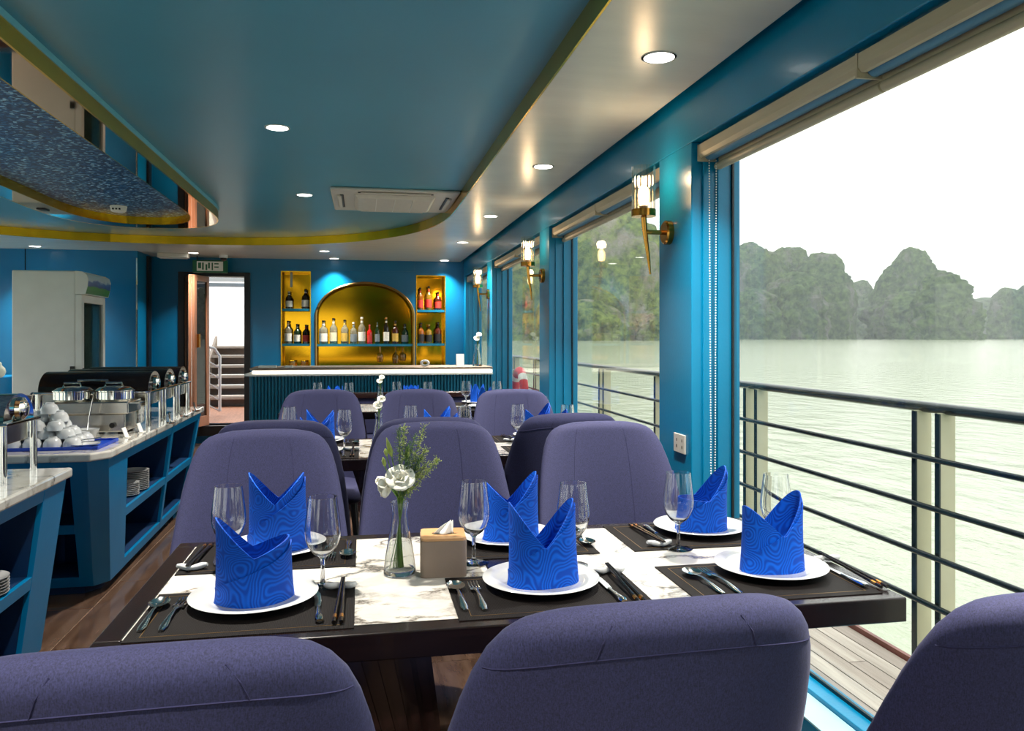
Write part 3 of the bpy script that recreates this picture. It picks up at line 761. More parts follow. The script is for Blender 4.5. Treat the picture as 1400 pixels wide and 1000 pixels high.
ac = thing('air_conditioner', (.24, 6.18, ZC), 'square white ceiling cassette air conditioner with louvred sides', 'air conditioner')
m = MB(); m.prism([(-.46, -.46), (.46, -.46), (.46, .46), (-.46, .46)], -.022, 0)
m.build('panel', 'ac_white', ac, bevel=.012)
m = MB(); m.hexa([(-.27, -.29, -.05), (.27, -.29, -.05), (.27, .29, -.05), (-.27, .29, -.05), (-.30, -.32, -.022), (.30, -.32, -.022), (.30, .32, -.022), (-.30, .32, -.022)])
gr = m.build('grille', 'ac_white', ac, bevel=.008)
for i in range(-1, 2):
    MB().box(-.003 + i * .135, .003 + i * .135, -.27, .27, -.054, -.05).build('grille_bar', 'white_paint', gr)
for k in range(4):
    a = k * PI / 2
    s = MB(); s.tube([(math.cos(a) * .385 - math.sin(a) * t * .27, math.sin(a) * .385 + math.cos(a) * t * .27, -.0245) for t in (-1, -.5, 0, .5, 1)], .014, 6, flat=.3); s.build('air_slot', 'black_plastic', ac)
    s = MB(); s.tube([(math.cos(a) * .405 - math.sin(a) * t * .25, math.sin(a) * .405 + math.cos(a) * t * .25, -.03) for t in (-1, 0, 1)], .016, 6, flat=.4); s.build('louvre', 'ac_white', ac)
sd = thing('smoke_detector', (-1.88, 6.72, 2.33), 'small white detector box fixed to the blue mosaic ceiling panel', 'detector')
MB().lathe([(.062, -.01), (.062, 0)], 20).build('base', 'white_paint', sd)
b_ = MB().lathe([(.045, -.045), (.055, -.038), (.06, -.01)], 20).build('dome', 'white_paint', sd, smooth=True)
for k in range(3): MB().box(-.03 + .024 * k, -.018 + .024 * k, -.062, -.052, -.034, -.022).build('vent', 'black_plastic', b_)

# wall lamps ---------------------------------------------------------------
def sconce(y, label):
    t = thing('wall_lamp', (XW, y, 1.75), label, 'wall lamp', group='brass wall lamps between the windows')
    m = MB(); n = 24
    m.tube([(0, 0, 0), (-.022, 0, 0), (-.028, 0, 0)], [.052, .052, .044], n); m.build('backplate', 'brass', t, smooth=True)
    MB().tube([(-.02, 0, 0), (-.115, 0, 0)], .0105, 10).build('arm', 'brass', t, smooth=True)
    MB().tube([(-.088, 0, -.18), (-.095, 0, -.12), (-.112, 0, 0), (-.118, 0, .075)], [.004, .007, .011, .013], 12).build('stem', 'brass', t, smooth=True)
    MB().lathe([(.012, .062), (.052, .066), (.052, .096), (.048, .096), (.048, .072)], 28, (-.118, 0, 0), cap1=False).build('collar', 'brass', t, smooth=True)
    s = MB(); N = 96
    def rr(u, o): return .0475 + o + .0028 * abs(math.sin(u * PI * 16))
    s.grid(lambda u, v: (-.118 + rr(u, 0) * math.cos(2 * PI * u), rr(u, 0) * math.sin(2 * PI * u), .075 + .205 * v), N, 1, closeu=True)
    s.build('glass_shade', 'lamp_glass', t, smooth=True, angle=60)
    b = MB().lathe([(.012, .105), (.02, .125), (.024, .155), (.02, .185), (.008, .2)], 16, (-.118, 0, 0)).build('bulb', 'bulb_glow', t, smooth=True)
    MB().lathe([(.018, .072), (.018, .112)], 14, (-.118, 0, 0)).build('socket', 'light_wood', t, smooth=True)
    l = bpy.data.lights.new('wall_lamp_light', 'POINT'); l.energy = SCONCE_W; l.color = (1, .76, .5); l.shadow_soft_size = .03
    lo = bpy.data.objects.new('wall_lamp_light', l); col.objects.link(lo); lo.parent = t; lo.location = (-.118, 0, .235)
sconce(3.24, 'lit brass wall lamp beside the tissue-box table, above the wide socket plate')
sconce(5.66, 'lit brass wall lamp on the second pillar, beside the middle table')
sconce(8.20, 'lit brass wall lamp on the pillar next to the bar')

# roller blinds ------------------------------------------------------------
def blind(y0, y1, label):
    t = thing('roller_blind', (1.352, (y0 + y1) / 2, HEAD - .012), label, 'blind', group='rolled-up beige roller blinds')
    h = (y1 - y0) / 2 - .004
    prof = [(-.03, -.002), (-.03, -.04), (-.02, -.054), (-.006, -.054), (-.006, -.046), (-.016, -.044), (-.022, -.036), (-.022, -.002)]
    m = MB(); n = len(prof); b = len(m.v)
    for yy in (-h, h):
        for p in prof: m.v.append((p[0], yy, p[1]))
    for i in range(n):
        k = (i + 1) % n; m.f.append((i, k, n + k, n + i))
    m.f.append(tuple(range(n))[::-1]); m.f.append(tuple(range(n, 2 * n)))
    m.build('cassette', 'blind_beige', t, bevel=.002)
    MB().tube([(.022, -h, -.036), (.022, h, -.036)], .027, 16).build('fabric_roll', 'painted_reflection_blue', t, smooth=True)
    MB().tube([(.053, -h, -.085), (.053, h, -.085)], .016, 12).build('bottom_bar', 'blind_beige', t, smooth=True)
    MB().box(.0505, .0535, -h - .003, h + .003, -.075, -.03).build('fabric', 'blind_beige', t)
    for yy in (-h - .004, h):
        MB().box(-.032, .045, yy, yy + .004, -.068, -.001).build('end_cap', 'blind_beige', t)
    return t
names = ['window behind the first table', 'window beside the tissue-box table', 'window beside the middle table', 'window beside the bar-end table', 'window by the bar end']
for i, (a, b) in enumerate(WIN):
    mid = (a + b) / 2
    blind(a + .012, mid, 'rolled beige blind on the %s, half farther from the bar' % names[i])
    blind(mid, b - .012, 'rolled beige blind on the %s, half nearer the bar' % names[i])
# bead chain
def chain(y, label):
    t = thing('blind_chain', (1.36, y, 0), label, 'chain')
    for k, dx in enumerate((0, .03)):
        m = MB()
        z = .62
        while z < 2.01:
            m.sphere((dx + (.006 * (2.0 - z) if k == 0 else -.004 * (2.0 - z)), 0, z), .0032, 6, 4); z += .0105
        m.build('bead_strand', 'white_paint', t)
chain(2.975, 'white bead chain hanging at the jamb of the window beside the tissue-box table')

def outlet(y, z, w, h, label):
    t = thing('wall_socket', (XW, y, z), label, 'socket')
    MB().box(-.008, 0, -w / 2, w / 2, -h / 2, h / 2).build('plate', 'ac_white', t, bevel=.002)
    for dy in (-.028, .028):
        for dz in (-.012, .014):
            MB().box(-.0095, -.008, dy - .006, dy - .002, dz - .006, dz + .006).build('hole', 'black_plastic', t)
outlet(3.12, .86, .115, .078, 'white wall socket plate on the pillar under the first wall lamp')
outlet(5.62, .835, .115, .078, 'white wall socket plate on the pillar beside the middle table')

# ------------------------------------------------------------------ tables
TZ = 0.75
def table(loc, w, d, label, name='dining_table'):
    t = thing(name, loc, label, 'table', group='dark wood dining tables with marble tops')
    hw, hd = w / 2, d / 2; fr = .048
    m = MB()
    m.box(-hw, hw, -hd, -hd + fr, -.052 + TZ, TZ); m.box(-hw, hw, hd - fr, hd, -.052 + TZ, TZ)
    m.box(-hw, -hw + fr, -hd + fr, hd - fr, -.052 + TZ, TZ); m.box(hw - fr, hw, -hd + fr, hd - fr, -.052 + TZ, TZ)
    m.box(-hw + fr, hw - fr, -hd + fr, hd - fr, TZ - .05, TZ - .022)
    m.box(-.034, .034, -hd + fr, hd - fr, TZ - .022, TZ)
    m.build('frame', 'dark_wood_x', t, bevel=.003)
    for sx in (-1, 1):
        x0, x1 = sorted((sx * .0345, sx * (hw - fr - .0005)))
        MB().box(x0, x1, -hd + fr + .0005, hd - fr - .0005, TZ - .022, TZ - .0005).build('marble_top', 'marble', t)
    # inlaid pale line round the marble
    m = MB(); a, b = hw - fr, hd - fr
    for s in (-1, 1):
        m.box(-a, a, s * b - .0012, s * b + .0012, TZ - .002, TZ + .0004); m.box(s * a - .0012, s * a + .0012, -b, b, TZ - .002, TZ + .0004)
    m.build('inlay', 'steel', t)
    # slatted pedestals leaning inwards
    for sx in (-1, 1):
        p = MB()
        xt, xb = sx * (hw - .52), sx * (hw - .66)
        p.hexa([(xb - .035, -.20, .05), (xb + .035, -.20, .05), (xb + .035, .20, .05), (xb - .035, .20, .05), (xt - .09, -.26, TZ - .052), (xt + .09, -.26, TZ - .052), (xt + .09, .26, TZ - .052), (xt - .09, .26, TZ - .052)])
        pd = p.build('pedestal', 'dark_wood', t)
        for k in range(5):
            q = MB(); u = -.8 + .4 * k
            q.hexa([(xb + u * .03 - .004, -.206, .05), (xb + u * .03 + .004, -.206, .05), (xb + u * .03 + .004, -.2, .05), (xb + u * .03 - .004, -.2, .05), (xt + u * .085 - .011, -.268, TZ - .052), (xt + u * .085 + .011, -.268, TZ - .052), (xt + u * .085 + .011, -.26, TZ - .052), (xt + u * .085 - .011, -.26, TZ - .052)])
            q.build('slat', 'dark_wood', pd)
        MB().box(xb - .16, xb + .16, -.27, .27, 0, .05).build('foot', 'dark_wood', t, bevel=.004)
    return t
TX = .327
TABLES = {1: (1.878, 'tissue-box table'), 2: (4.03, 'middle table'), 3: (6.32, 'bar-end table')}
table((TX, 1.878, 0), 1.61, .756, 'dark wood table with marble top holding the beige tissue box')
table((TX, 4.03, 0), 1.61, .756, 'dark wood table with marble top in the middle of the row')
table((TX - .02, 6.32, 0), 1.80, .756, 'dark wood table with marble top at the bar end of the row')

# ------------------------------------------------------------------ chairs
PROF = [(0, .10), (.006, .150), (.014, .174), (.026, .190), (.045, .205), (.075, .218), (.115, .229), (.165, .239), (.24, .250), (.33, .260), (.43, .268), (.52, .272)]
def pw_interp(tab, q):
    for (a, b), (c, d) in zip(tab[:-1], tab[1:]):
        if q <= c: return b + (d - b) * (q - a) / (c - a)
    return tab[-1][1]
QS = [0, .002, .006, .010, .014, .02, .026, .034, .045, .06, .075, .095, .115, .14, .165, .20, .24, .285, .33, .38, .43, .475, .52]
def back_mid(s, q):
    w = pw_interp(PROF, q) * 1.035; x = s * w
    k = q / .52
    wrap = (.05 + .13 * k) * (abs(x) / .27) ** 2.2
    y = -.31 + .095 * k + wrap
    return Vector((x, y, .985 - q - .010 * (x / .2) ** 2 * (1 - k)))
def back_pt(s, q, side):
    p = back_mid(s, q); e = 1e-3
    s2 = max(-.999, min(.999, s))
    du = back_mid(min(1, s2 + e), q) - back_mid(max(-1, s2 - e), q)
    dv = back_mid(s, min(.52, q + e)) - back_mid(s, max(0, q - e))
    n = du.cross(dv)
    n = n.normalized() if n.length > 1e-9 else Vector((0, 1, 0))
    if n.y < 0: n = -n
    T = .029
    th = T * max(0, 1 - abs(s) ** 7) ** .5
    if q < .034: th *= max(0, 1 - (1 - q / .034) ** 2) ** .5
    return p + n * th * side
def build_chair():
    t = thing('dining_chair', (0, 0, 0), 'purple upholstered chair', 'chair')
    S = [-1, -.995, -.985, -.965, -.93, -.88, -.8, -.7, -.58, -.44, -.3, -.15, 0, .15, .3, .44, .58, .7, .8, .88, .93, .965, .985, .995, 1]
    m = MB()
    for side in (1, -1):
        m.grid(lambda u, v: back_pt(S[min(len(S) - 1, round(u * (len(S) - 1)))], QS[min(len(QS) - 1, round(v * (len(QS) - 1)))], side), len(S) - 1, len(QS) - 1)
    me = m.mesh('backrest', 'purple_fabric', True, 70)
    bm = bmesh.new(); bm.from_mesh(me); bmesh.ops.remove_doubles(bm, verts=bm.verts, dist=2e-4); bmesh.ops.recalc_face_normals(bm, faces=bm.faces); bm.to_mesh(me); bm.free()
    o = bpy.data.objects.new('backrest', me); col.objects.link(o); o.parent = t
    sm = MB()
    line = [back_pt(s, .05 + .012 * abs(s) ** 4, -1) for s in [-.97 + 1.94 * k / 40 for k in range(41)]]
    sm.tube(line, .0011, 5)
    sm.build('seam', 'purple_seam', o)
    for s in (-.42, .5):
        sm = MB().tube([back_pt(s, q, 1) for q in (.03, .06, .12, .2, .3, .4, .5)], .0012, 5); sm.build('seam', 'purple_seam', o)
        sm = MB().tube([back_pt(s, q, -1) for q in (.012, .03, .05)], .0012, 5); sm.build('seam', 'purple_seam', o)
    se = MB()
    def seat(u, v):
        a = 2 * PI * u; cxs, sn = math.cos(a), math.sin(a)
        px = .255 * math.copysign(abs(cxs) ** .55, cxs); py = .25 * math.copysign(abs(sn) ** .55, sn)
        k = [.0, .93, 1, 1, .96, .85, 0][round(v * 6)]; z = [.385, .385, .40, .445, .468, .476, .48][round(v * 6)]
        return (px * k, py * k + .005, z)
    se.grid(seat, 40, 6, closeu=True); se.build('seat', 'purple_fabric', t, smooth=True, angle=70)
    for sx in (-1, 1):
        for sy in (-1, 1):
            MB().tube([(sx * .19, sy * .18, .39), (sx * .225, sy * .225, 0)], [.017, .011], 10).build('leg', 'black_frame', t, smooth=True)
    return t
chair0 = build_chair()
CH = [  # x, y(seat centre), facing, label
    (-.232, 1.175, .02, 'purple chair tucked at the aisle end of the tissue-box table, away from the bar'),
    (.345, 1.21, .04, 'purple chair at the middle of the tissue-box table, away from the bar'),
    (.955, 1.14, -.10, 'purple chair at the window end of the tissue-box table, away from the bar'),
    (-.31, 2.54, PI + .06, 'purple chair at the aisle end of the tissue-box table, bar side'),
    (.265, 2.68, PI, 'purple chair at the middle of the tissue-box table, bar side'),
    (.878, 2.58, PI, 'purple chair at the window end of the tissue-box table, bar side'),
    (-.33, 3.46, 0, 'purple chair at the aisle end of the middle table, away from the bar'),
    (.27, 3.46, 0, 'purple chair at the centre of the middle table, away from the bar'),
    (.85, 3.52, .03, 'purple chair at the window end of the middle table, away from the bar'),
    (-.24, 4.66, PI, 'purple chair at the aisle end of the middle table, bar side'),
    (.33, 4.58, PI, 'purple chair at the centre of the middle table, bar side'),
    (.897, 4.47, PI, 'purple chair at the window end of the middle table, bar side'),
]
for i, (x, y, r, lb_) in enumerate(CH):
    if i == 0:
        chair0.location = (x, y, 0); chair0.rotation_euler = (0, 0, r); chair0['label'] = lb_; chair0['group'] = 'purple dining chairs'
    else: copy_tree(chair0, (x, y, 0), r, lb_, 'purple dining chairs')
def bench(loc, w, rz, label):
    t = thing('banquette_bench', loc, label, 'bench', rz)
    MB().box(-w / 2, w / 2, -.22, .22, .1, .44).build('seat', 'purple_fabric', t, bevel=.03)
    MB().box(-w / 2, w / 2, .14, .22, .441, .76).build('backrest', 'purple_fabric', t, bevel=.015)
    MB().box(-w / 2 - .01, w / 2 + .01, .12, .24, .761, .81).build('top_rail', 'dark_wood', t, bevel=.006)
    MB().box(-w / 2 + .02, w / 2 - .02, -.19, .2, 0, .099).build('plinth', 'black_frame', t)
bench((.46, 7.02, 0), 1.44, 0, 'low purple bench with a dark wooden top rail in front of the bar')
bench((-3.05, 7.2, 0), .9, 0, 'low purple bench with dark wooden rail behind the buffet by the fridge')

# ------------------------------------------------------------------ tableware prototypes
def proto_plate():
    t = MB(); t.lathe([(.001, .004), (.07, .0), (.078, .0), (.085, .004), (.128, .016), (.130, .0175), (.128, .0195), (.088, .009), (.08, .0065), (.001, .006)], 56, cap0=False, cap1=False)
    return t.build('dinner_plate', 'porcelain', smooth=True, angle=60)
def proto_glass():
    outp = [(.001, 0), (.033, 0), (.034, .0012), (.02, .0035), (.007, .007), (.0042, .014), (.0038, .04), (.0042, .062), (.009, .068), (.02, .076), (.0295, .09), (.0352, .108), (.0365, .122), (.0355, .14), (.0325, .165), (.0288, .199)]
    inn = [(.0277, .199), (.0314, .165), (.0344, .14), (.0354, .122), (.0341, .108), (.0285, .0915), (.0185, .078), (.008, .0715), (.001, .070)]
    outp = [(r * 1.08, h) for r, h in outp]; inn = [(r * 1.08, h) for r, h in inn]
    t = MB().lathe(outp + inn, 96, cap0=False, cap1=False)
    return t.build('wine_glass', 'crystal', smooth=True, angle=50)
def napkin_mesh(hl, hr, hmin, a=.068, b=.05, lean=0.0, crown=0, seed=0):
    m = MB(); th = .0028
    def h(ph):
        c = math.cos(ph)
        if crown: return hmin + (hr - hmin) * abs(math.cos(ph * crown / 2)) ** 1.0
        return hmin + ((hr if c > 0 else hl) - hmin) * abs(c) ** 1.12
    def pt(u, v, off, hh=None, a0=0.0, a1=2 * PI):
        ph = a0 + (a1 - a0) * u
        H = (hh or h)(ph)
        z = H * v
        w = 1 + .05 * math.sin(ph * 3 + seed) * (1 - v) + .04 * v
        flare = 1 + .10 * (1 - v) ** 2
        return ((a + off) * math.cos(ph) * w * flare + lean * z, (b + off) * math.sin(ph) * w * flare, z)
    n = 72
    m.grid(lambda u, v: pt(u, v, 0), n, 8, closeu=True)
    m.grid(lambda u, v: pt(u, v, -th), n, 8, closeu=True)
    N = len(m.v); o2 = N // 2
    for i in range(n):
        k = (i + 1) % n; m.f.append((8 * n + i, 8 * n + k, o2 + 8 * n + k, o2 + 8 * n + i))
    # wrapped flap across the front: its upper edge climbs towards one peak
    def hf(ph):
        t = (ph + PI) / PI            # 0 at left, 1 at right across the front half
        return min(h(ph) - .001, .030 + (hr - .036) * max(0, t) ** 1.2)
    if not crown:
        fm = MB()
        f0, f1 = -PI * .96, -PI * .02
        b0 = len(m.v)
        m.grid(lambda u, v: pt(u, v, .0042, hf, f0, f1), 40, 6)
        m.grid(lambda u, v: pt(u, v, .0012, hf, f0, f1), 40, 6)
        o2 = (len(m.v) - b0) // 2
        for i in range(40): m.f.append((b0 + 6 * 41 + i, b0 + 6 * 41 + i + 1, b0 + o2 + 6 * 41 + i + 1, b0 + o2 + 6 * 41 + i))
    return m.mesh('folded_napkin', 'napkin_blue', True, 50)
def proto_spoon():
    m = MB()
    m.grid(lambda u, v: ((.0205 * math.cos(2 * PI * u)) * (v ** .9), .142 + .031 * math.sin(2 * PI * u) * (v ** .9), .003 + .0075 * v ** 2.2), 24, 6, closeu=True)
    m.grid(lambda u, v: ((.0205 * math.cos(2 * PI * u)) * (v ** .9), .142 + .031 * math.sin(2 * PI * u) * (v ** .9), .0018 + .0087 * v ** 2.2), 24, 6, closeu=True)
    m.tube([(0, .113, .009), (0, .095, .011), (0, .06, .008), (0, .02, .0035), (0, 0, .003)], [.0035, .003, .0045, .008, .005], 10, flat=.35)
    return m.build('spoon', 'cutlery_steel', smooth=True, angle=60)
def proto_fork():
    m = MB()
    m.tube([(0, .125, .006), (0, .10, .009), (0, .06, .008), (0, .02, .0035), (0, 0, .003)], [.006, .003, .0045, .008, .005], 10, flat=.35)
    m.box(-.0115, .0115, .122, .138, .004, .0058)
    for k in range(4):
        xx = -.0100 + k * .00667
        m.tube([(xx, .136, .0049), (xx, .16, .0035), (xx, .182, .006)], [.0017, .0016, .0007], 6)
    return m.build('fork', 'cutlery_steel', smooth=True, angle=40)
def proto_knife():
    t = thing('knife', (0, 0, 0), 'knife', 'knife')
    m = MB(); m.tube([(0, .09, .0045), (0, .07, .0045), (0, .035, .0055), (0, .008, .006), (0, 0, .0055)], [.004, .0045, .0065, .0085, .006], 10, flat=.6); m.build('handle', 'cutlery_steel', t, smooth=True)
    MB().prism([(-.006, .088), (.006, .088), (.009, .12), (.009, .17), (.003, .195), (-.004, .17), (-.005, .12)], .003, .0046).build('blade', 'cutlery_steel', t)
    return t
def proto_chopstick():
    t = thing('chopstick', (0, 0, 0), 'chopstick', 'chopstick')
    MB().tube([(0, 0, .005), (0, .245, .0165)], [.0042, .0028], 8).build('shaft', 'black_lacquer', t, smooth=True)
    MB().tube([(0, .018, .0058), (0, .034, .0066)], .0045, 8).build('gold_band', 'chopstick_gold', t, smooth=True)
    return t
def proto_rest():
    m = MB(); pts = []; rs = []
    for k in range(15):
        u = -1 + 2 * k / 14
        pts.append((u * .034, .006 * math.cos(u * 4.2) , .0062 + .0045 * u * u)); rs.append(.0052 + .0025 * abs(math.sin(u * 3.3)) - .0015 * (abs(u) > .95))
    m.tube(pts, rs, 10)
    return m.build('chopstick_rest', 'porcelain', smooth=True, angle=70)
def proto_mat():
    t = thing('placemat', (0, 0, 0), 'placemat', 'placemat')
    MB().box(-.205, .205, -.138, .138, 0, .002).build('woven_field', 'placemat_weave', t)
    m = MB()
    for (x0, x1, y0, y1) in ((-.18, .18, -.118, -.1165), (-.18, .18, .1165, .118), (-.18, -.1785, -.1165, .1165), (.1785, .18, -.1165, .1165)): m.box(x0, x1, y0, y1, .002, .0024)
    m.build('border_line', 'brass_edge', t)
    return t
P_plate, P_glass, P_spoon, P_fork, P_knife, P_chop, P_rest, P_mat = proto_plate(), proto_glass(), proto_spoon(), proto_fork(), proto_knife(), proto_chopstick(), proto_rest(), proto_mat()
USED = set()
def place(proto, loc, rz, label, cat, group):
    if proto.name not in USED:
        USED.add(proto.name); o = proto
    else:
        o = copy_tree(proto)
    o.location = loc; o.rotation_euler = (0, 0, rz)
    return tag(o, label, cat, group)
SEATX = (-.22, .39, .942)
SEATN = ('aisle', 'middle', 'window')
NAP = {(1, 0, 0): (.172, .125, .095, .070, .054, -.02, .15), (1, 0, 1): (.178, .182, .085, .070, .052, 0, 0), (1, 0, 2): (.150, .178, .085, .069, .050, .02, .1),
       (1, 1, 0): (.195, .192, .12, .066, .05, 0, 0), (1, 1, 1): (.15, .176, .09, .066, .05, .02, 0), (1, 1, 2): (.09, .175, .085, .066, .05, .02, 0)}
crown_me = napkin_mesh(.15, .15, .09, .06, .05, 0, crown=5)
def setting(ti, row, si, cutlery=True, dx=0.0):
    ty, tn = TABLES[ti]
    x0 = SEATX[si] + dx; s = 1 if row == 0 else -1
    yc = ty - .155 * s if row == 0 else ty + .268
    where = '%s seat of the %s, bar side' % (SEATN[si], tn) if row else '%s seat of the %s, away from bar' % (SEATN[si], tn)
    rz = 0 if row == 0 else PI
    ym = ty - s * .208
    z = TZ
    place(P_mat, (x0 - (.05 if si == 2 else 0), ym, z), rz, 'black woven placemat at the ' + where, 'placemat', 'black placemats')
    zm = z + .0025
    yp = ty - .153 if row == 0 else ty + .262
    if row: yp = ty + .245
    place(P_plate, (x0, yp, zm), 0, 'white dinner plate at the ' + where, 'plate', 'white dinner plates')
    v = NAP.get((ti, row, si))
    if v: me = napkin_mesh(v[0], v[1], v[2], v[3], v[4], v[5], seed=si * 2 + row); r = v[6]
    elif ti == 2: me = napkin_mesh(.165 - .01 * si, .16 + .01 * si, .085, .066, .05, 0, seed=si + 3 * row); r = .05 * si
    else: me = crown_me; r = .3 * si
    o = bpy.data.objects.new('folded_napkin', me); col.objects.link(o); o.location = (x0 + (.0 if row == 0 else .004), yp, zm + .0062); o.rotation_euler = (0, 0, r)
    tag(o, 'folded royal blue napkin at the ' + where, 'napkin', 'folded blue napkins')
    gx = {0: (.105, .02), 1: (-.10, -.04)}[row]
    if ti == 1: gpos = {(0, 0): (-.085, 1.80), (0, 1): (.50, 1.86), (0, 2): (1.043, 1.882), (1, 0): (-.31, 1.975), (1, 1): (.268, 1.928), (1, 2): (.809, 1.957)}[(row, si)]
    elif ti == 2: gpos = {(0, 0): (-.085, 3.96), (0, 1): (.51, 4.01), (0, 2): (1.05, 4.02), (1, 0): (-.36, 4.16), (1, 1): (.245, 4.14), (1, 2): (.80, 4.10)}[(row, si)]
    else: gpos = (x0 + .12, ty - .02) if row == 0 else (x0 - .12, ty + .04)
    place(P_glass, (gpos[0], gpos[1], TZ), random.uniform(0, 6), 'clear wine glass at the ' + where, 'wine glass', 'wine glasses')
    if not cutlery: return
    def loc(lx, ly, dz=0.0): return (x0 + s * lx, ym + s * ly, zm + dz)
    jit = random.uniform(-.06, .06)
    place(P_spoon, loc(-.186, -.09), rz + .04 + jit, 'steel spoon at the ' + where, 'spoon', 'steel spoons')
    place(P_fork, loc(-.148, -.095), rz + .02 + jit, 'steel fork at the ' + where, 'fork', 'steel forks')
    place(P_knife, loc(.140, -.105), rz + .04 - jit, 'steel table knife at the ' + where, 'knife', 'steel knives')
    place(P_rest, loc(.174, .105), rz, 'white chopstick rest at the ' + where, 'rest', 'porcelain chopstick rests')
    for q in (-1, 1):
        place(P_chop, loc(.174 + q * .007, -.118), rz + .02 * q + jit * .4, 'gold-banded black chopstick at the ' + where, 'chopstick', 'black chopsticks')
for row in (0, 1):
    for si in range(3):
        setting(1, row, si); setting(2, row, si); setting(3, row, si, cutlery=False)

# vases and flowers ---------------------------------------------------------
def vase(x, y, z, sc, label, big, where):
    t = thing('flower_vase', (x, y, z), label, 'vase', group='clear glass bud vases')
    o_ = [(.001, 0), (.034, 0), (.0375, .004), (.037, .012), (.033, .045), (.026, .085), (.0195, .12), (.0175, .14), (.0185, .155), (.0215, .168)]
    i_ = [(.0200, .168), (.0168, .155), (.0158, .14), (.0178, .12), (.0243, .085), (.0313, .045), (.035, .014), (.03, .010), (.001, .009)]
    MB().lathe([(r * sc, h * sc) for r, h in o_ + i_], 36, cap0=False, cap1=False).build('glass_body', 'vase_glass', t, smooth=True, angle=50)
    top = .168 * sc
    def stem(dx, dy, hz, r=.0016):
        return [(-dx * .25, -dy * .25, .015 * sc), (0, 0, .12 * sc), (dx * .15, dy * .15, top + .01), (dx * .55, dy * .55, top + hz * .55), (dx, dy, top + hz)]
    # blooms
    blooms = [(.000, -.020, .056, .029, 'round white bloom %s'), (-.026, -.018, .044, .029, 'drooping white lily bloom %s')] if big else [(-.006, -.01, .04, .02, 'white bloom with green stem, lower of the two %s'), (.012, -.004, .07, .018, 'white bloom with green stem, upper of the two %s')]
    for bi, (dx, dy, hz, R, lb_) in enumerate(blooms):
        f = thing('white_flower', (x, y, z), lb_ % where, 'flower', group='white flowers in vases')
        MB().tube(stem(dx * sc, dy * sc, hz * sc), .0017, 6).build('stem', 'leaf_green', f, smooth=True)
        c = Vector((dx * sc, dy * sc, top + hz * sc))
        lily = big and bi == 1
        for layer, (np_, op, rr) in enumerate(((6, 1.15, 1.0), (5, .7, .8), (4, .35, .6)) if not lily else ((6, .5, 1.25),)):
            for k in range(np_):
                az = 2 * PI * k / np_ + layer * .5
                pm = MB()
                tilt = Matrix.Rotation(-2.2, 3, 'X') @ Matrix.Rotation(.0, 3, 'Y') if False else (Matrix.Rotation(-1.9, 3, 'Y') if lily else Matrix.Rotation(.85, 3, 'X'))
                def pf(u, v):
                    w = math.sin(PI * min(1, .12 + .86 * v)) ** .7
                    xx = (u - .5) * 1.25 * R * sc * rr * w
                    yy = R * sc * rr * (math.sin(v * 1.5) * op + .05)
                    zz = R * sc * rr * (1.15 * v * (1.2 - op * .55) - .35 * v ** 3) - abs(u - .5) ** 2 * R * sc * .5
                    p = Matrix.Rotation(az, 3, 'Z') @ Vector((xx, yy, zz))
                    return c + tilt @ p
                pm.grid(pf, 4, 6)
                o = pm.build('petal', 'petal_white', f, smooth=True, angle=80)
                md = o.modifiers.new('thick', 'SOLIDIFY'); md.thickness = .0008
    # buds
    if big:
        for k, (dx, dy, hz, L) in enumerate(((-.034, -.012, .085, .022), (-.018, .0, .105, .046), (.016, -.004, .098, .036), (-.030, -.008, .108, .018))):
            f = thing('lily_bud', (x, y, z), ['short green lily bud beside the white bloom', 'long pointed green lily bud above the white bloom', 'upright green lily bud among the sprigs', 'tiny green lily bud at the side of the bouquet'][k] + ' on the tissue-box table', 'flower bud', group='lily buds')
            MB().tube(stem(dx, dy, hz), .0013, 6).build('stem', 'leaf_green', f, smooth=True)
            e = Vector((dx, dy, top + hz)); dr = Vector((dx * 6 if k != 1 else -.25, dy, .9)).normalized()
            MB().tube([e, e + dr * L * .3, e + dr * L * .65, e + dr * L], [.002, .0055 * (L / .03) ** .5, .0048, .0008], 8).build('bud', 'bud_green', f, smooth=True)
    sprigs = [(.058, .006, .172), (.000, .012, .165), (.060, .0, .12), (.018, -.012, .13), (.062, .004, .085), (.036, .016, .15), (.010, .0, .175), (.045, -.01, .10), (.092, .0, .095), (.03, .0, .07)] if big else [(.014, .006, .075), (.03, .0, .085)]
    for k, (dx, dy, hz) in enumerate(sprigs):
        f = thing('green_sprig', (x, y, z), ('thin green sprig with tiny seed heads in the vase ' if big else 'thin green sprig in the small vase ') + where, 'sprig', group='green sprigs ' + where)
        st_ = stem(dx * sc, dy * sc, hz * sc)
        MB().tube(st_, .0009, 5).build('stem', 'leaf_green', f)
        lm = MB(); a0, a1, a2 = Vector(st_[2]), Vector(st_[3]), Vector(st_[4])
        for j in range(150 if big else 40):
            u = random.random() ** .7
            base = a0.lerp(a1, u * 2) if u < .5 else a1.lerp(a2, u * 2 - 1)
            off = Vector((random.gauss(0, 1), random.gauss(0, 1), random.gauss(.6, .8))).normalized() * random.uniform(.003, .017) * sc
            lm.tube([base, base + off], .0004, 3, cap=False)
            lm.sphere(tuple(base + off), random.uniform(.0009, .0017) * sc, 5, 3)
        so_ = lm.build('seed_heads', 'leaf_dark' if k % 2 else 'bud_green', f); so_['kind'] = 'stuff'
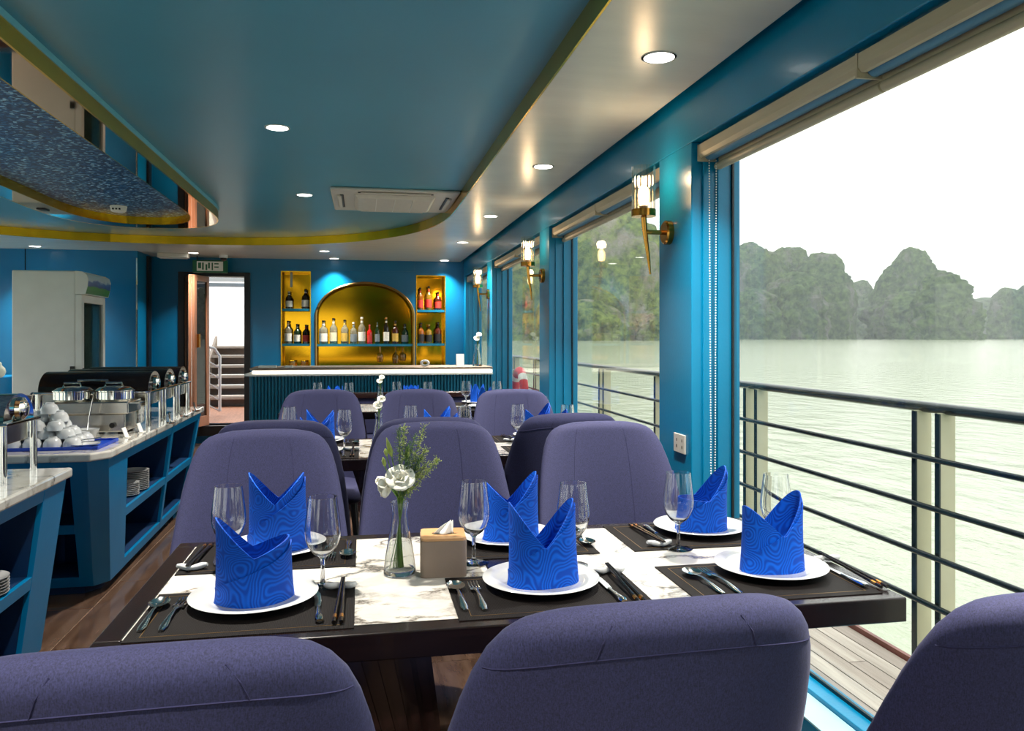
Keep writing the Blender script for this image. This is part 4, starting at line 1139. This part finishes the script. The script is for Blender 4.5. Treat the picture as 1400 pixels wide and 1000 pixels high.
    # leaves around the neck
    for k in range(14 if big else 4):
        f = thing('green_leaf', (x, y, z), 'narrow green leaf standing in the vase ' + where, 'leaf', group='green leaves ' + where)
        az = random.uniform(0, 6.28); dx, dy = .022 * math.cos(az) * sc, .016 * math.sin(az) * sc; hz = random.uniform(.02, .085) * sc
        p = [Vector(q) for q in stem(dx, dy, hz)]
        lm = MB(); lm.tube([p[1], p[2], p[3], p[4]], [.001, .003, .0042, .0004], 6, flat=.2); lm.build('blade', 'leaf_green', f, smooth=True)
        lm = MB(); lm.tube([p[0], p[1]], .0012, 5); lm.build('stem', 'leaf_green', f)
vase(.086, 1.868, TZ, 1.0, 'clear glass vase of white lilies on the tissue-box table', True, 'on the tissue-box table')
vase(.083, 4.06, TZ, 1.0, 'clear glass vase of white flowers on the middle table', False, 'on the middle table')
vase(.14, 6.30, TZ, 1.0, 'clear glass vase of white flowers on the bar-end table', False, 'on the bar-end table')

tb = thing('tissue_box', (.187, 1.872, TZ), 'beige square tissue box with a light wooden lid beside the vase', 'tissue box', -.06)
def rsq(h, r, n=6):
    pts = []
    for cxx, cyy, a0 in ((h - r, h - r, 0), (-h + r, h - r, PI / 2), (-h + r, -h + r, PI), (h - r, -h + r, 1.5 * PI)):
        for k in range(n + 1): pts.append((cxx + r * math.cos(a0 + PI / 2 * k / n), cyy + r * math.sin(a0 + PI / 2 * k / n)))
    return pts
MB().prism(rsq(.053, .012), 0, .083).build('body', 'taupe', tb, smooth=True)
ld = MB().prism(rsq(.0515, .012), .0831, .089).build('lid', 'light_wood', tb, smooth=True)
MB().lathe([(.026, .0891), (.026, .0896)], 24, sy=.55).build('slot', 'black_plastic', ld)
m = MB()
m.grid(lambda u, v: ((u - .5) * .046 * (1 - v * .8) + .020 * v, -.012 + .018 * v + .006 * math.sin(u * 9) * (1 - v), .0897 + .027 * v ** .8 + .002 * math.sin(u * 12 + v * 4) * v), 14, 10)
o = m.build('tissue', 'paper', tb, smooth=True); md = o.modifiers.new('thick', 'SOLIDIFY'); md.thickness = .0006

# ------------------------------------------------------------------ buffet counters
CT = .78
def counter(name, poly_top, inset, label, wlabel, faces):
    """poly_top: plan of the body at the top (ccw); inset plan at floor level; faces: list of (edge index, [(a0,a1,z0,z1) openings as fractions / metres])"""
    t = thing(name, (0, 0, 0), label, 'counter')
    n = len(poly_top); z0, z1 = .05, CT - .04
    def face_pt(i, a, z, dep):
        k = (i + 1) % n
        T0, T1 = Vector(poly_top[i]), Vector(poly_top[k]); B0, B1 = Vector(inset[i]), Vector(inset[k])
        u = (z - z0) / (z1 - z0)
        p = (B0.lerp(B1, a)).lerp(T0.lerp(T1, a), u)
        d = (T1 - T0).normalized(); nn = Vector((-d.y, d.x))
        p = p + nn * dep
        return (p.x, p.y, z)
    def bar(m, i, a0, a1, za, zb, d0, d1):
        P = lambda a, z, d: face_pt(i, a, z, d)
        m.hexa([P(a0, za, d0), P(a1, za, d0), P(a1, za, d1), P(a0, za, d1), P(a0, zb, d0), P(a1, zb, d0), P(a1, zb, d1), P(a0, zb, d1)])
    # inner carcass
    core = MB(); b = len(core.v)
    cen = Vector((sum(p[0] for p in poly_top) / n, sum(p[1] for p in poly_top) / n))
    def shrink(p, d):
        v = Vector(p) - cen; return Vector((cen.x + v.x - math.copysign(min(d, abs(v.x)), v.x), cen.y + v.y - math.copysign(min(d, abs(v.y)), v.y)))
    for pl, z in ((inset, z0), (poly_top, z1)):
        for p in pl:
            q = shrink(p, .30); core.v.append((q.x, q.y, z))
    for i in range(n):
        k = (i + 1) % n; core.f.append((i, k, n + k, n + i))
    core.f.append(tuple(range(n))[::-1]); core.f.append(tuple(range(n, 2 * n)))
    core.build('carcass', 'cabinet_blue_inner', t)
    MB().prism([tuple(shrink(p, .06)) for p in inset], 0, z0 - .0).build('plinth', 'cabinet_blue_inner', t)
    for i in range(n):
        ops = faces.get(i)
        if ops is None:
            m = MB(); bar(m, i, 0, 1, z0, z1, 0, .018); m.build('side_panel', 'cabinet_blue', t, bevel=.002)
            continue
        cols, rails, th = ops     # stile spans in fraction, rail heights
        for (a0, a1) in cols:
            m = MB(); bar(m, i, a0, a1, z0, z1, 0, .02); m.build('stile', 'cabinet_blue', t, bevel=.002)
        for (a, b2) in zip(cols[:-1], cols[1:]):
            for (za, zb) in rails:
                m = MB(); bar(m, i, a[1], b2[0], za, zb, .001, .02); m.build('rail', 'cabinet_blue', t, bevel=.002)
            for (za, zb) in rails[:-1]:
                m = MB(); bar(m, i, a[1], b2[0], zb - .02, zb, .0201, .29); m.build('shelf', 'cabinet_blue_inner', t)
            for e, sg in ((a[1], -1), (b2[0], 1)):
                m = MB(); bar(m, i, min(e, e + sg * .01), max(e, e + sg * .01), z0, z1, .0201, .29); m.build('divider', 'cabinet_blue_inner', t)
    wt = MB()
    ov = []
    for p in poly_top:
        v = Vector(p) - cen; ov.append((p[0] + math.copysign(.018, v.x), p[1] + math.copysign(.018, v.y)))
    MBp = wt.prism(ov, CT - .038, CT)
    w = MBp.build('counter_top', 'marble', bevel=.008)
    tag(w, wlabel, 'worktop')
    return t, w
Btop = [(-2.75, 3.87), (-1.215, 3.87), (-1.15, 3.96), (-1.185, 6.30), (-2.75, 6.30)]
Bbot = [(-2.60, 4.30), (-1.325, 4.32), (-1.27, 4.40), (-1.31, 6.30), (-2.60, 6.30)]
R_ = [(.05, .105), (.36, .41), (.69, .74)]
counter('buffet_counter', Btop, Bbot, 'blue buffet counter with sloping sides and open shelves holding plate stacks', 'pale stone worktop carrying the bowls and soup warmers',
        {0: ([(0, .03), (.48, .52), (.95, 1.0)], R_, 0), 2: ([(0, .14), (.58, .605), (.97, 1.0)], R_, 0)})
Atop = [(-2.75, 1.2), (-1.125, 1.2), (-1.155, 3.44), (-2.75, 3.44)]
Abot = [(-2.6, 1.3), (-1.235, 1.3), (-1.262, 3.50 - .02), (-2.6, 3.42)]
counter('buffet_counter', Atop, Abot, 'blue buffet counter with open shelves nearest the dining aisle end', 'pale stone worktop of the counter carrying the single roll-top warmer',
        {1: ([(0, .02), (.42, .445), (.90, 1.0)], R_, 0)})

P_saucer = MB().lathe([(.001, 0), (.05, 0), (.085, .012), (.0855, .0145), (.05, .004), (.001, .004)], 32, cap0=False, cap1=False).build('small_plate', 'porcelain', smooth=True, angle=50)
def stack(x, y, z, n, label, group, dz=.0105, sc=1.0):
    for k in range(n):
        o = place(P_saucer, (x, y, z + k * dz), 0, label, 'plate', group); o.scale = (sc, sc, 1)
stack(-1.30, 4.79, .41, 7, 'white side plate in the shorter stack on the buffet shelf', 'shorter plate stack in the buffet shelf', sc=.8)
stack(-1.31, 4.97, .41, 11, 'white side plate in the taller stack on the buffet shelf', 'taller plate stack in the buffet shelf')
stack(-1.285, 3.02, .41, 6, 'white side plate stacked on the shelf of the nearer counter', 'plate stack in the nearer counter')

# bowls
def bowl_mesh():
    return MB().lathe([(r * .88, h) for r, h in [(.001, .048), (.019, .048), (.0195, .052), (.022, .052), (.0225, .046), (.036, .038), (.045, .02), (.0475, 0), (.0455, .0), (.043, .019), (.034, .036), (.001, .043)]], 28, cap0=False, cap1=False).build('rice_bowl', 'porcelain', smooth=True, angle=50)
P_bowl = bowl_mesh()
ty_ = thing('bowl_tray', (-1.40, 4.12, CT), 'shallow royal blue tray under the pyramid of bowls', 'tray')
MB().box(-.28, .20, -.15, .17, 0, .006).build('base', 'blue_tray', ty_, bevel=.002)
m = MB(); m.box(-.28, .20, -.15, -.144, .0061, .016); m.box(-.28, .20, .164, .17, .0061, .016); m.box(-.28, -.274, -.144, .164, .0061, .016); m.box(.194, .2, -.144, .164, .0061, .016); m.build('rim', 'blue_tray', ty_)
zz = CT + .0062
for lv, (nx, ny) in enumerate(((4, 3), (3, 2), (2, 2), (2, 1), (1, 1))):
    for i in range(nx):
        for j in range(ny):
            place(P_bowl, (-1.46 + (i - (nx - 1) / 2) * .086, 4.13 + (j - (ny - 1) / 2) * .086, zz + lv * .038), 0,
                  ['white bowl upturned in the bottom layer of the pyramid', 'white bowl upturned in the second layer of the pyramid', 'white bowl upturned in the third layer of the pyramid', 'white bowl upturned just under the top of the pyramid', 'white bowl upturned at the very top of the pyramid'][lv], 'bowl', 'upturned bowls, layer %d' % (lv + 1))
sp = place(P_saucer, (-1.285, 4.06, CT + .0065), 0, 'white side plate holding tongs on the blue tray', 'plate', 'tong plate')
tg = thing('serving_tongs', (-1.285, 4.06, CT + .021), 'steel serving tongs resting on a plate beside the bowl pyramid', 'tongs', .25)
for s in (-1, 1):
    MB().tube([(-.075, s * .003, .004), (0, s * .009, .012 + .004 * s), (.07, s * .012, .016 + .006 * s)], [.006, .007, .009], 8, flat=.3).build('arm', 'chrome', tg, smooth=True)

# soup warmer station
sw = thing('soup_warmer', (-1.43, 4.70, CT), 'stainless twin soup warmer with two round lidded pots', 'soup warmer')
MB().box(-.22, .20, -.13, .13, .11, .175).build('water_bath', 'steel', sw, bevel=.006)
MB().box(-.20, .18, -.115, .115, .012, .109).build('base', 'steel', sw, bevel=.006)
m = MB(); [m.box(-.19 + a, -.16 + a, b - .10, b - .07, 0, .012) for a in (0, .33) for b in (0, .17)]; m.build('foot', 'black_plastic', sw)
MB().box(.202, .255, -.12, -.02, .165, .17).build('side_ledge', 'steel', sw)
for sx in (-.113, .097):
    p = MB().lathe([(.09, .1755), (.098, .185), (.098, .225), (.102, .228), (.102, .232), (.096, .236)], 32, (sx, 0, 0)).build('pot', 'chrome', sw, smooth=True)
    l_ = MB().lathe([(.095, .2361), (.08, .247), (.04, .254), (.001, .256)], 32, (sx, 0, 0), cap0=False, cap1=False).build('lid', 'chrome', sw, smooth=True)
    MB().tube([(sx - .045, -.02, .250), (sx - .04, -.02, .272), (sx + .04, -.02, .272), (sx + .045, -.02, .250)], .006, 8).build('lid_handle', 'chrome', l_, smooth=True)
MB().tube([(.12, -.115, .05), (.12, -.135, .05)], .014, 12).build('knob', 'black_plastic', sw)
for k, xx in enumerate((-1.69, -1.40)):
    ld_ = thing('soup_ladle', (xx, 4.47, CT), ['steel ladle at the outer side of the soup warmer', 'steel ladle standing in the glass bowl before the soup warmer'][k], 'ladle')
    MB().tube([(0, 0, .035), (.004, .012, .10), (.02, .02, .20), (.028, .0, .235), (.026, -.02, .225)], [.006, .005, .005, .006, .006], 8, flat=.6).build('handle', 'chrome', ld_, smooth=True)
    MB().lathe([(.001, .012), (.02, .016), (.03, .034), (.0285, .034), (.018, .019), (.001, .015)], 20, (0, 0, 0), cap0=False, cap1=False).build('cup', 'chrome', ld_, smooth=True)
gb = MB().lathe([(.03, 0), (.036, .002), (.058, .045), (.056, .045), (.035, .006), (.001, .005)], 28, cap1=False).build('ladle_bowl', 'porcelain', smooth=True)
gb.location = (-1.40, 4.47, CT); tag(gb, 'small white bowl holding the ladle before the soup warmer', 'bowl')
gb = copy_tree(gb, (-1.69, 4.47, CT), 0, 'small white bowl holding the ladle at the outer side of soup warmer')

# roll-top chafing dishes
def chafer(loc, rz, label, w=.50, d=.34, dark=False, group=None, open_=False):
    t = thing('chafing_dish', loc, label, 'chafing dish', rz, group)
    H = .20
    for sx in (-1, 1):
        for sy in (-1, 1):
            MB().tube([(sx * (w / 2 - .02), sy * (d / 2 - .02), 0), (sx * (w / 2 - .02), sy * (d / 2 - .02), H)], .013, 12).build('leg', 'chrome', t, smooth=True)
    MB().box(-w / 2, w / 2, -d / 2, d / 2, H, H + .012).build('frame', 'chrome', t, bevel=.003)
    MB().box(-w / 2 + .035, w / 2 - .035, -d / 2 + .035, d / 2 - .035, H - .075, H - .0005).build('pan', 'steel', t, bevel=.004)
    m = MB(); r = d / 2 - .02; n = 18
    m.grid(lambda u, v: ((-w / 2 + .02) + (w - .04) * v, -r * math.cos(PI * u), H + .0125 + r * .72 * math.sin(PI * u)), n, 1)
    for xx in (-w / 2 + .02, w / 2 - .02):
        b = len(m.v); m.v += [(xx, -r * math.cos(PI * i / n), H + .0125 + r * .72 * math.sin(PI * i / n)) for i in range(n + 1)]; m.f.append(tuple(range(b, b + n + 1)))
    ld2 = m.build('roll_top_lid', 'black_lacquer' if dark else 'chrome', t, smooth=True)
    MB().tube([(-.08, -r * .93, H + .06), (-.08, -r * 1.08, H + .075), (.08, -r * 1.08, H + .075), (.08, -r * .93, H + .06)], .007, 8).build('handle', 'chrome', ld2, smooth=True)
    for sx in (-1, 1):
        MB().tube([(sx * (w / 2 - .019), 0, H + .052), (sx * (w / 2 - .004), 0, H + .052), (sx * (w / 2 + .008), 0, H + .052)], [.046, .043, .024], 18).build('pivot', 'chrome', ld2, smooth=True)
    MB().lathe([(.04, 0), (.042, .05), (.03, .055), (.03, .06)], 18).build('burner', 'steel', t, smooth=True)
    return t
chafer((-1.555, 3.28, CT), 0.0, 'chrome roll-top chafing dish standing alone on its counter', .62, .31)
for k, y in enumerate((5.04, 5.42, 5.80)):
    chafer((-1.50, y, CT), 0, ['chafing dish with black glass roll-top next to the soup warmer', 'chafing dish with black glass roll-top in the middle of the row of three', 'chafing dish with black glass roll-top nearest the open door'][k], .62, .34, dark=True, group='row of three roll-top chafing dishes')
for k, (x, y) in enumerate(((-1.165, 5.22), (-1.17, 5.62), (-1.172, 6.0))):
    s_ = thing('serving_spoon', (x, y, CT), ['long serving spoon before the chafing dish next to soup warmer', 'long serving spoon before the middle chafing dish', 'long serving spoon before the chafing dish nearest the door'][k], 'spoon', .25)
    MB().tube([(-.0, -.14, .012), (0, 0, .02), (.0, .13, .045)], [.006, .005, .007], 8, flat=.4).build('handle', 'chrome', s_, smooth=True)
    MB().lathe([(.001, .006), (.022, .009), (.028, .016), (.001, .012)], 16, (0, -.16, -.005), sy=1.4, cap0=False, cap1=False).build('bowl', 'chrome', s_, smooth=True)
for k, (x, y) in enumerate(((-1.20, 4.44), (-1.185, 4.66))):
    b = thing('menu_holder', (x, y, CT), ['small white label holder on the worktop before the soup warmer', 'small white label holder on the worktop by the first chafing dish'][k], 'label holder')
    MB().box(-.012, .012, -.03, .03, 0, .004).build('foot', 'white_paint', b)
    MB().hexa([(-.004, -.03, .0041), (.0, -.03, .0041), (.0, .03, .0041), (-.004, .03, .0041), (-.02, -.03, .05), (-.016, -.03, .05), (-.016, .03, .05), (-.02, .03, .05)]).build('card', 'paper', b)

# ------------------------------------------------------------------ fridge corner
fr = thing('display_fridge', (-2.98, 8.72, 0), 'tall white display fridge with a landscape header beside the blue wall', 'fridge')
FX0, FX1, FY0, FY1 = -.31, .31, -.36, .36
MB().box(FX0, FX1 - .06, FY0, FY1, .08, 1.945).build('cabinet', 'fridge_white', fr, bevel=.012)
MB().box(FX0 + .03, FX1 - .1, FY0 + .03, FY1 - .03, 0, .08).build('plinth', 'black_plastic', fr)
m = MB()
cur = [(FX1 - .06, 1.945), (FX1 + .0, 1.94), (FX1 + .04, 1.915), (FX1 + .055, 1.87), (FX1 + .05, 1.80), (FX1 + .03, 1.72), (FX1 - .06, 1.72)]
b = len(m.v); n = len(cur)
for yy in (FY0, FY1): m.v += [(p[0], yy, p[1]) for p in cur]
for i in range(n): k = (i + 1) % n; m.f.append((i, k, n + k, n + i))
m.f.append(tuple(range(n))[::-1]); m.f.append(tuple(range(n, 2 * n)))
m.build('header', 'fridge_white', fr, smooth=True)
m = MB(); c2 = [(FX1 + .042, 1.915), (FX1 + .057, 1.87), (FX1 + .052, 1.80), (FX1 + .032, 1.725)]
for a, b2 in zip(c2[:-1], c2[1:]): m.quad((a[0], FY0 + .01, a[1]), (a[0], FY1 - .01, a[1]), (b2[0], FY1 - .01, b2[1]), (b2[0], FY0 + .01, b2[1]))
m.build('header_print', 'landscape_print', fr, smooth=True)
m = MB(); m.box(FX1 - .058, FX1, FY0, FY0 + .07, .3, 1.715); m.box(FX1 - .058, FX1, FY1 - .07, FY1, .3, 1.715); m.box(FX1 - .058, FX1, FY0 + .07, FY1 - .07, 1.64, 1.715); m.box(FX1 - .058, FX1, FY0 + .07, FY1 - .07, .3, .38)
dr = m.build('door', 'fridge_white', fr, bevel=.006)
MB().box(FX1 - .03, FX1 - .02, FY0 + .07, FY1 - .07, .38, 1.64).build('pane', 'fridge_glass', dr)
MB().box(FX1, FX1 + .02, FY0 + .012, FY0 + .035, .72, 1.0).build('handle', 'black_plastic', dr, bevel=.004)
MB().box(FX1 - .10, FX1 - .062, FY0 - .02, FY0 - .001, .95, 1.02).build('lock', 'black_plastic', fr)
MB().box(FX0 + .12, FX0 + .2, -.1, .02, 1.9451, 1.962).build('hinge_cover', 'black_plastic', fr)
MB().box(FX0 + .05, FX1 - .0605, FY0 - .004 + .365, FY0 + .37, .5, .51).build('inner_shelf', 'white_paint', fr)

lc = thing('side_cabinet', (-3.95, 8.9, 0), 'low blue cabinet with ornaments left of the fridge', 'cabinet')
MB().box(-.5, .48, -.35, .35, .06, .905).build('body', 'cabinet_blue', lc, bevel=.004)
MB().box(-.47, .45, -.32, .33, 0, .06).build('plinth', 'cabinet_blue_inner', lc)
MB().box(-.49, -.005, -.368, -.351, .1, .88).build('door', 'cabinet_blue', lc, bevel=.003)
MB().box(.005, .47, -.368, -.351, .1, .88).build('door', 'cabinet_blue', lc, bevel=.003)
for (x, mt, sc, lb_) in ((-3.70, 'ornament_gold', 1.0, 'gold gourd-shaped jar on the blue cabinet left of the fridge'), (-3.51, 'cream_card', .62, 'small cream lidded jar on the blue cabinet next to the fridge')):
    j = thing('ornament_jar', (x, 8.62, .905), lb_, 'jar')
    MB().lathe([(.05 * sc, 0), (.085 * sc, .03 * sc), (.105 * sc, .09 * sc), (.09 * sc, .15 * sc), (.05 * sc, .19 * sc), (.045 * sc, .215 * sc)], 20).build('body', mt, j, smooth=True)
    MB().lathe([(.048 * sc, .2151 * sc), (.04 * sc, .24 * sc), (.012 * sc, .255 * sc), (.015 * sc, .28 * sc), (.001, .29 * sc)], 16, cap1=False).build('lid', mt, j, smooth=True)

# signs and fittings above the door
ex = thing('exit_sign', (-1.80, 10.12, 2.08), 'green and white hanging exit sign above the open door', 'sign')
MB().box(-.20, .20, -.02, .02, 0, .15).build('case', 'exit_green', ex, bevel=.004)
MB().box(-.15, .15, -.023, -.0201, .02, .135).build('panel', 'white_paint', ex)
for (a, b, c, d) in ((-.135, -.10, .05, .12), (-.09, -.07, .035, .12), (-.05, -.03, .03, .1), (-.02, .0, .05, .12), (.02, .035, .03, .12), (.05, .10, .06, .075), (.05, .10, .1, .115)):
    MB().box(a, b, -.0245, -.0231, c, d).build('mark', 'exit_green', ex)
for sx in (-.15, .15): MB().box(sx - .005, sx + .005, -.005, .005, .1501, .20).build('hanger', 'black_plastic', ex)
cm = thing('dome_camera', (-1.62, 9.95, ZS), 'small white dome camera on the soffit above the exit sign', 'camera')
MB().lathe([(.05, 0), (.05, -.03), (.045, -.035)], 20).build('base', 'white_paint', cm, smooth=True)
MB().lathe([(.04, -.0352), (.034, -.06), (.001, -.075)], 20, cap1=False).build('dome', 'black_plastic', cm, smooth=True)
el = thing('emergency_light', (-2.16, 9.85, ZS), 'long white emergency light box on the soffit before the door', 'light fitting')
MB().box(-.17, .17, -.05, .05, -.055, 0).build('case', 'ac_white', el, bevel=.008)
MB().box(-.15, .15, -.04, .04, -.062, -.0551).build('diffuser', 'white_paint', el, bevel=.003)

# ------------------------------------------------------------------ bar counter
BX0, BX1, BY0 = -1.06, 1.285, 7.90
br = thing('bar_counter', (0, BY0, 0), 'blue fluted bar counter with a glowing white edge', 'bar counter')
m = MB().box(BX0 + .02, BX1, .03, .55, .08, .93).build('body', 'bar_blue', br)
fl_ = MB(); x = BX0 + .02
while x < BX1 - .01:
    fl_.hexa([(x, .03, .08), (x + .026, .03, .08), (x + .020, .012, .08), (x + .006, .012, .08), (x, .03, .93), (x + .026, .03, .93), (x + .020, .012, .93), (x + .006, .012, .93)]); x += .0312
y = .04
while y < .52:
    fl_.hexa([(BX0 + .02, y, .08), (BX0 + .002, y + .006, .08), (BX0 + .002, y + .020, .08), (BX0 + .02, y + .026, .08), (BX0 + .02, y, .93), (BX0 + .002, y + .006, .93), (BX0 + .002, y + .020, .93), (BX0 + .02, y + .026, .93)]); y += .0312
fo = fl_.build('fluting', 'bar_blue', br); fo['kind'] = 'stuff'
MB().box(BX0 + .06, BX1, .05, .5, 0, .08).build('plinth', 'black_frame', br)
def roundbar(x0, x1, y0, y1, r, n=8):
    pts = [(x1, y0), (x1, y1), (x0, y1)]
    pts += [(x0 + r - r * math.cos(PI / 2 * k / n), y0 + r - r * math.sin(PI / 2 * k / n)) for k in range(n + 1)]
    return pts
MB().prism(roundbar(BX0 - .05, BX1, -.05, .56, .12), .931, .947).build('ledge', 'white_paint', br, smooth=True)
MB().prism(roundbar(BX0 + .02, BX1, -.012, .54, .10), .951, .978).build('light_strip', 'led_strip', br, smooth=True)
MB().prism(roundbar(BX0 + .0, BX1, -.03, .60, .10), .986, 1.006).build('counter_top', 'taupe', br, smooth=True, bevel=.003)
BT = 1.006
vase(1.16, BY0 + .18, BT, 1.35, 'slim glass vase of white flowers on the bar by the window', False, 'on the bar')
cb = thing('menu_card', (.985, BY0 + .2, BT), 'blank white folded card standing on the bar beside the vase', 'card')
MB().hexa([(-.04, -.02, 0), (.04, -.02, 0), (.04, -.017, 0), (-.04, -.017, 0), (-.04, -.001, .125), (.04, -.001, .125), (.04, .002, .125), (-.04, .002, .125)]).build('front_leaf', 'paper', cb)
MB().hexa([(-.04, .022, 0), (.04, .022, 0), (.04, .025, 0), (-.04, .025, 0), (-.04, .0021, .125), (.04, .0021, .125), (.04, .005, .125), (-.04, .005, .125)]).build('rear_leaf', 'paper', cb)
rt = MB(); rt.grid(lambda u, v: ((.035 + .013 * math.cos(2 * PI * v)) * math.cos(2 * PI * u), .013 * 1.2 * math.sin(2 * PI * v), .03 + (.024 + .011 * math.cos(2 * PI * v)) * math.sin(2 * PI * u)), 28, 10, closeu=True)
ro = rt.build('napkin_ring', 'porcelain', smooth=True); ro.location = (.62, BY0 + .12, BT + .006); tag(ro, 'white oval ring standing on the bar counter', 'ring')
for k, (x, w, h, lb_) in enumerate(((-.90, .16, .02, 'thin white stack of papers at the door end of the bar'), (-.70, .07, .018, 'small white folded paper on the bar beside the paper stack'))):
    MBx = MB().box(-w / 2, w / 2, -.06, .06, 0, h); o = MBx.build('paper_stack', 'paper'); o.location = (x, BY0 + .15, BT); tag(o, lb_, 'paper')

# ------------------------------------------------------------------ bottles
def bottle(x, z, h, r, glass, label, cap, text, y=YB + .085, neck=.32, group='bottles in the bar wall niches', square=False):
    t = thing('liquor_bottle', (x, y, z), text, 'bottle', group=group)
    hb = h * (1 - neck); n = 4 if square else 20
    prof = [(r * .96, 0), (r, h * .01), (r, hb * .88), (r * .8, hb * .98), (r * .42, hb * 1.08), (r * .32, h * .80), (r * .30, h * .93)]
    MB().lathe(prof, 20).build('body', glass, t, smooth=True)
    MB().lathe([(r * 1.012, hb * .16), (r * 1.012, hb * .66)], 20, cap0=False, cap1=False).build('paper_label', label, t, smooth=True)
    MB().lathe([(r * .36, h * .9301), (r * .36, h)], 14).build('cap', cap, t, smooth=True)
    MB().lathe([(r * .335, h * .76), (r * .335, h * .86)], 14, cap0=False, cap1=False).build('neck_label', label, t, smooth=True)
A = [(-.483, .30, .052, 'glass_clear', 'label_white', 'black_plastic', 'stout clear bottle with large white label'),
     (-.358, .33, .046, 'glass_clear', 'label_cream', 'black_plastic', 'tall clear bottle with cream label and dark cap'),
     (-.218, .31, .046, 'glass_clear', 'label_gold', 'black_plastic', 'clear bottle with gold label and dark cap'),
     (-.106, .28, .044, 'glass_clear', 'label_grey', 'label_white', 'clear bottle with round grey label and white cap'),
     (-.002, .345, .046, 'glass_clear', 'label_white', 'label_white', 'tallest clear bottle with white label and white cap'),
     (.095, .25, .034, 'glass_red', 'label_red', 'glass_red', 'small bright red bottle'),
     (.192, .28, .030, 'glass_green', 'label_grey', 'glass_green', 'slim dark green bottle with grey label'),
     (.307, .345, .036, 'glass_dark', 'label_white', 'glass_gold', 'tall wine bottle with pale label and gold neck'),
     (.423, .30, .040, 'glass_brown', 'label_gold', 'black_plastic', 'brown bottle with yellow label'),
     (.544, .26, .044, 'glass_green', 'label_grey', 'black_plastic', 'squat green bottle with pale grey label')]
for (x, h, r, g, l, c, tx) in A: bottle(x, 1.215, h, r, g, l, c, tx + ' on the arched shelf')
for (x, z, h, r, g, l, c, tx) in [(-.905, 1.66, .22, .042, 'glass_dark', 'label_white', 'label_white', 'dark bottle with white cap on the upper left niche shelf'),
    (-.70, 1.66, .25, .05, 'glass_dark', 'label_white', 'black_plastic', 'broad dark bottle with black cap on the upper left niche shelf'),
    (-.916, 1.22, .29, .046, 'glass_clear', 'label_white', 'black_plastic', 'clear bottle with white label on the lower left niche shelf'),
    (-.806, 1.22, .25, .042, 'glass_green', 'label_white', 'black_plastic', 'green bottle with white label on the lower left niche shelf'),
    (-.696, 1.22, .24, .046, 'glass_dark', 'label_red', 'black_plastic', 'dark bottle with red label on the lower left niche shelf'),
    (.742, 1.655, .29, .042, 'glass_amber', 'label_red', 'black_plastic', 'amber bottle with slanting red label next to the arch side of upper right niche'),
    (.852, 1.655, .31, .042, 'glass_gold', 'label_red', 'black_plastic', 'golden bottle with red label in the middle of the upper right niche'),
    (.975, 1.655, .24, .042, 'glass_brown', 'label_red', 'black_plastic', 'short brown bottle with red label in the upper right niche'),
    (.752, 1.22, .27, .042, 'glass_amber', 'label_black', 'black_plastic', 'amber bottle with black label by the arch side of lower right niche'),
    (.855, 1.22, .25, .042, 'glass_gold', 'label_black', 'label_gold', 'golden bottle with black label in the middle of the lower right niche'),
    (.975, 1.22, .28, .045, 'glass_brown', 'label_black', 'black_plastic', 'brown bottle with black label at the window side of lower right niche')]:
    bottle(x, z, h, r, g, l, c, tx)
for k, (x, hz) in enumerate(((.23, .20), (.43, .22), (.52, .19))):
    g = thing('hanging_goblet', (x, YB + .10, 1.186), ['gold-tinted goblet hanging under the arched shelf by its centre', 'gold-tinted goblet hanging under the arched shelf, larger one', 'gold-tinted goblet hanging under the arched shelf beside its edge'][k], 'goblet')
    MB().lathe([(.035, -.003), (.034, 0)], 20).build('foot', 'glass_gold', g, smooth=True)
    MB().lathe([(.006, -.08), (.005, -.0031)], 10).build('stem', 'glass_gold', g, smooth=True)
    MB().lathe([(.034, -hz), (.046, -hz * .75), (.04, -hz * .55), (.006, -.081)], 20).build('bowl', 'glass_gold', g, smooth=True)
for k, x in enumerate((-.86, -.72)):
    g = thing('gold_tumbler', (x, YB + .08, NB), ['small gold-tinted glass at the door side of the bottom left niche', 'small gold-tinted glass at the arch side of the bottom left niche'][k], 'glass')
    MB().lathe([(.03, 0), (.045, .05), (.04, .1)], 20).build('bowl', 'glass_gold', g, smooth=True)
    MB().lathe([(.041, .1001), (.043, .104), (.041, .108)], 20).build('rim', 'gold_trim', g, smooth=True)
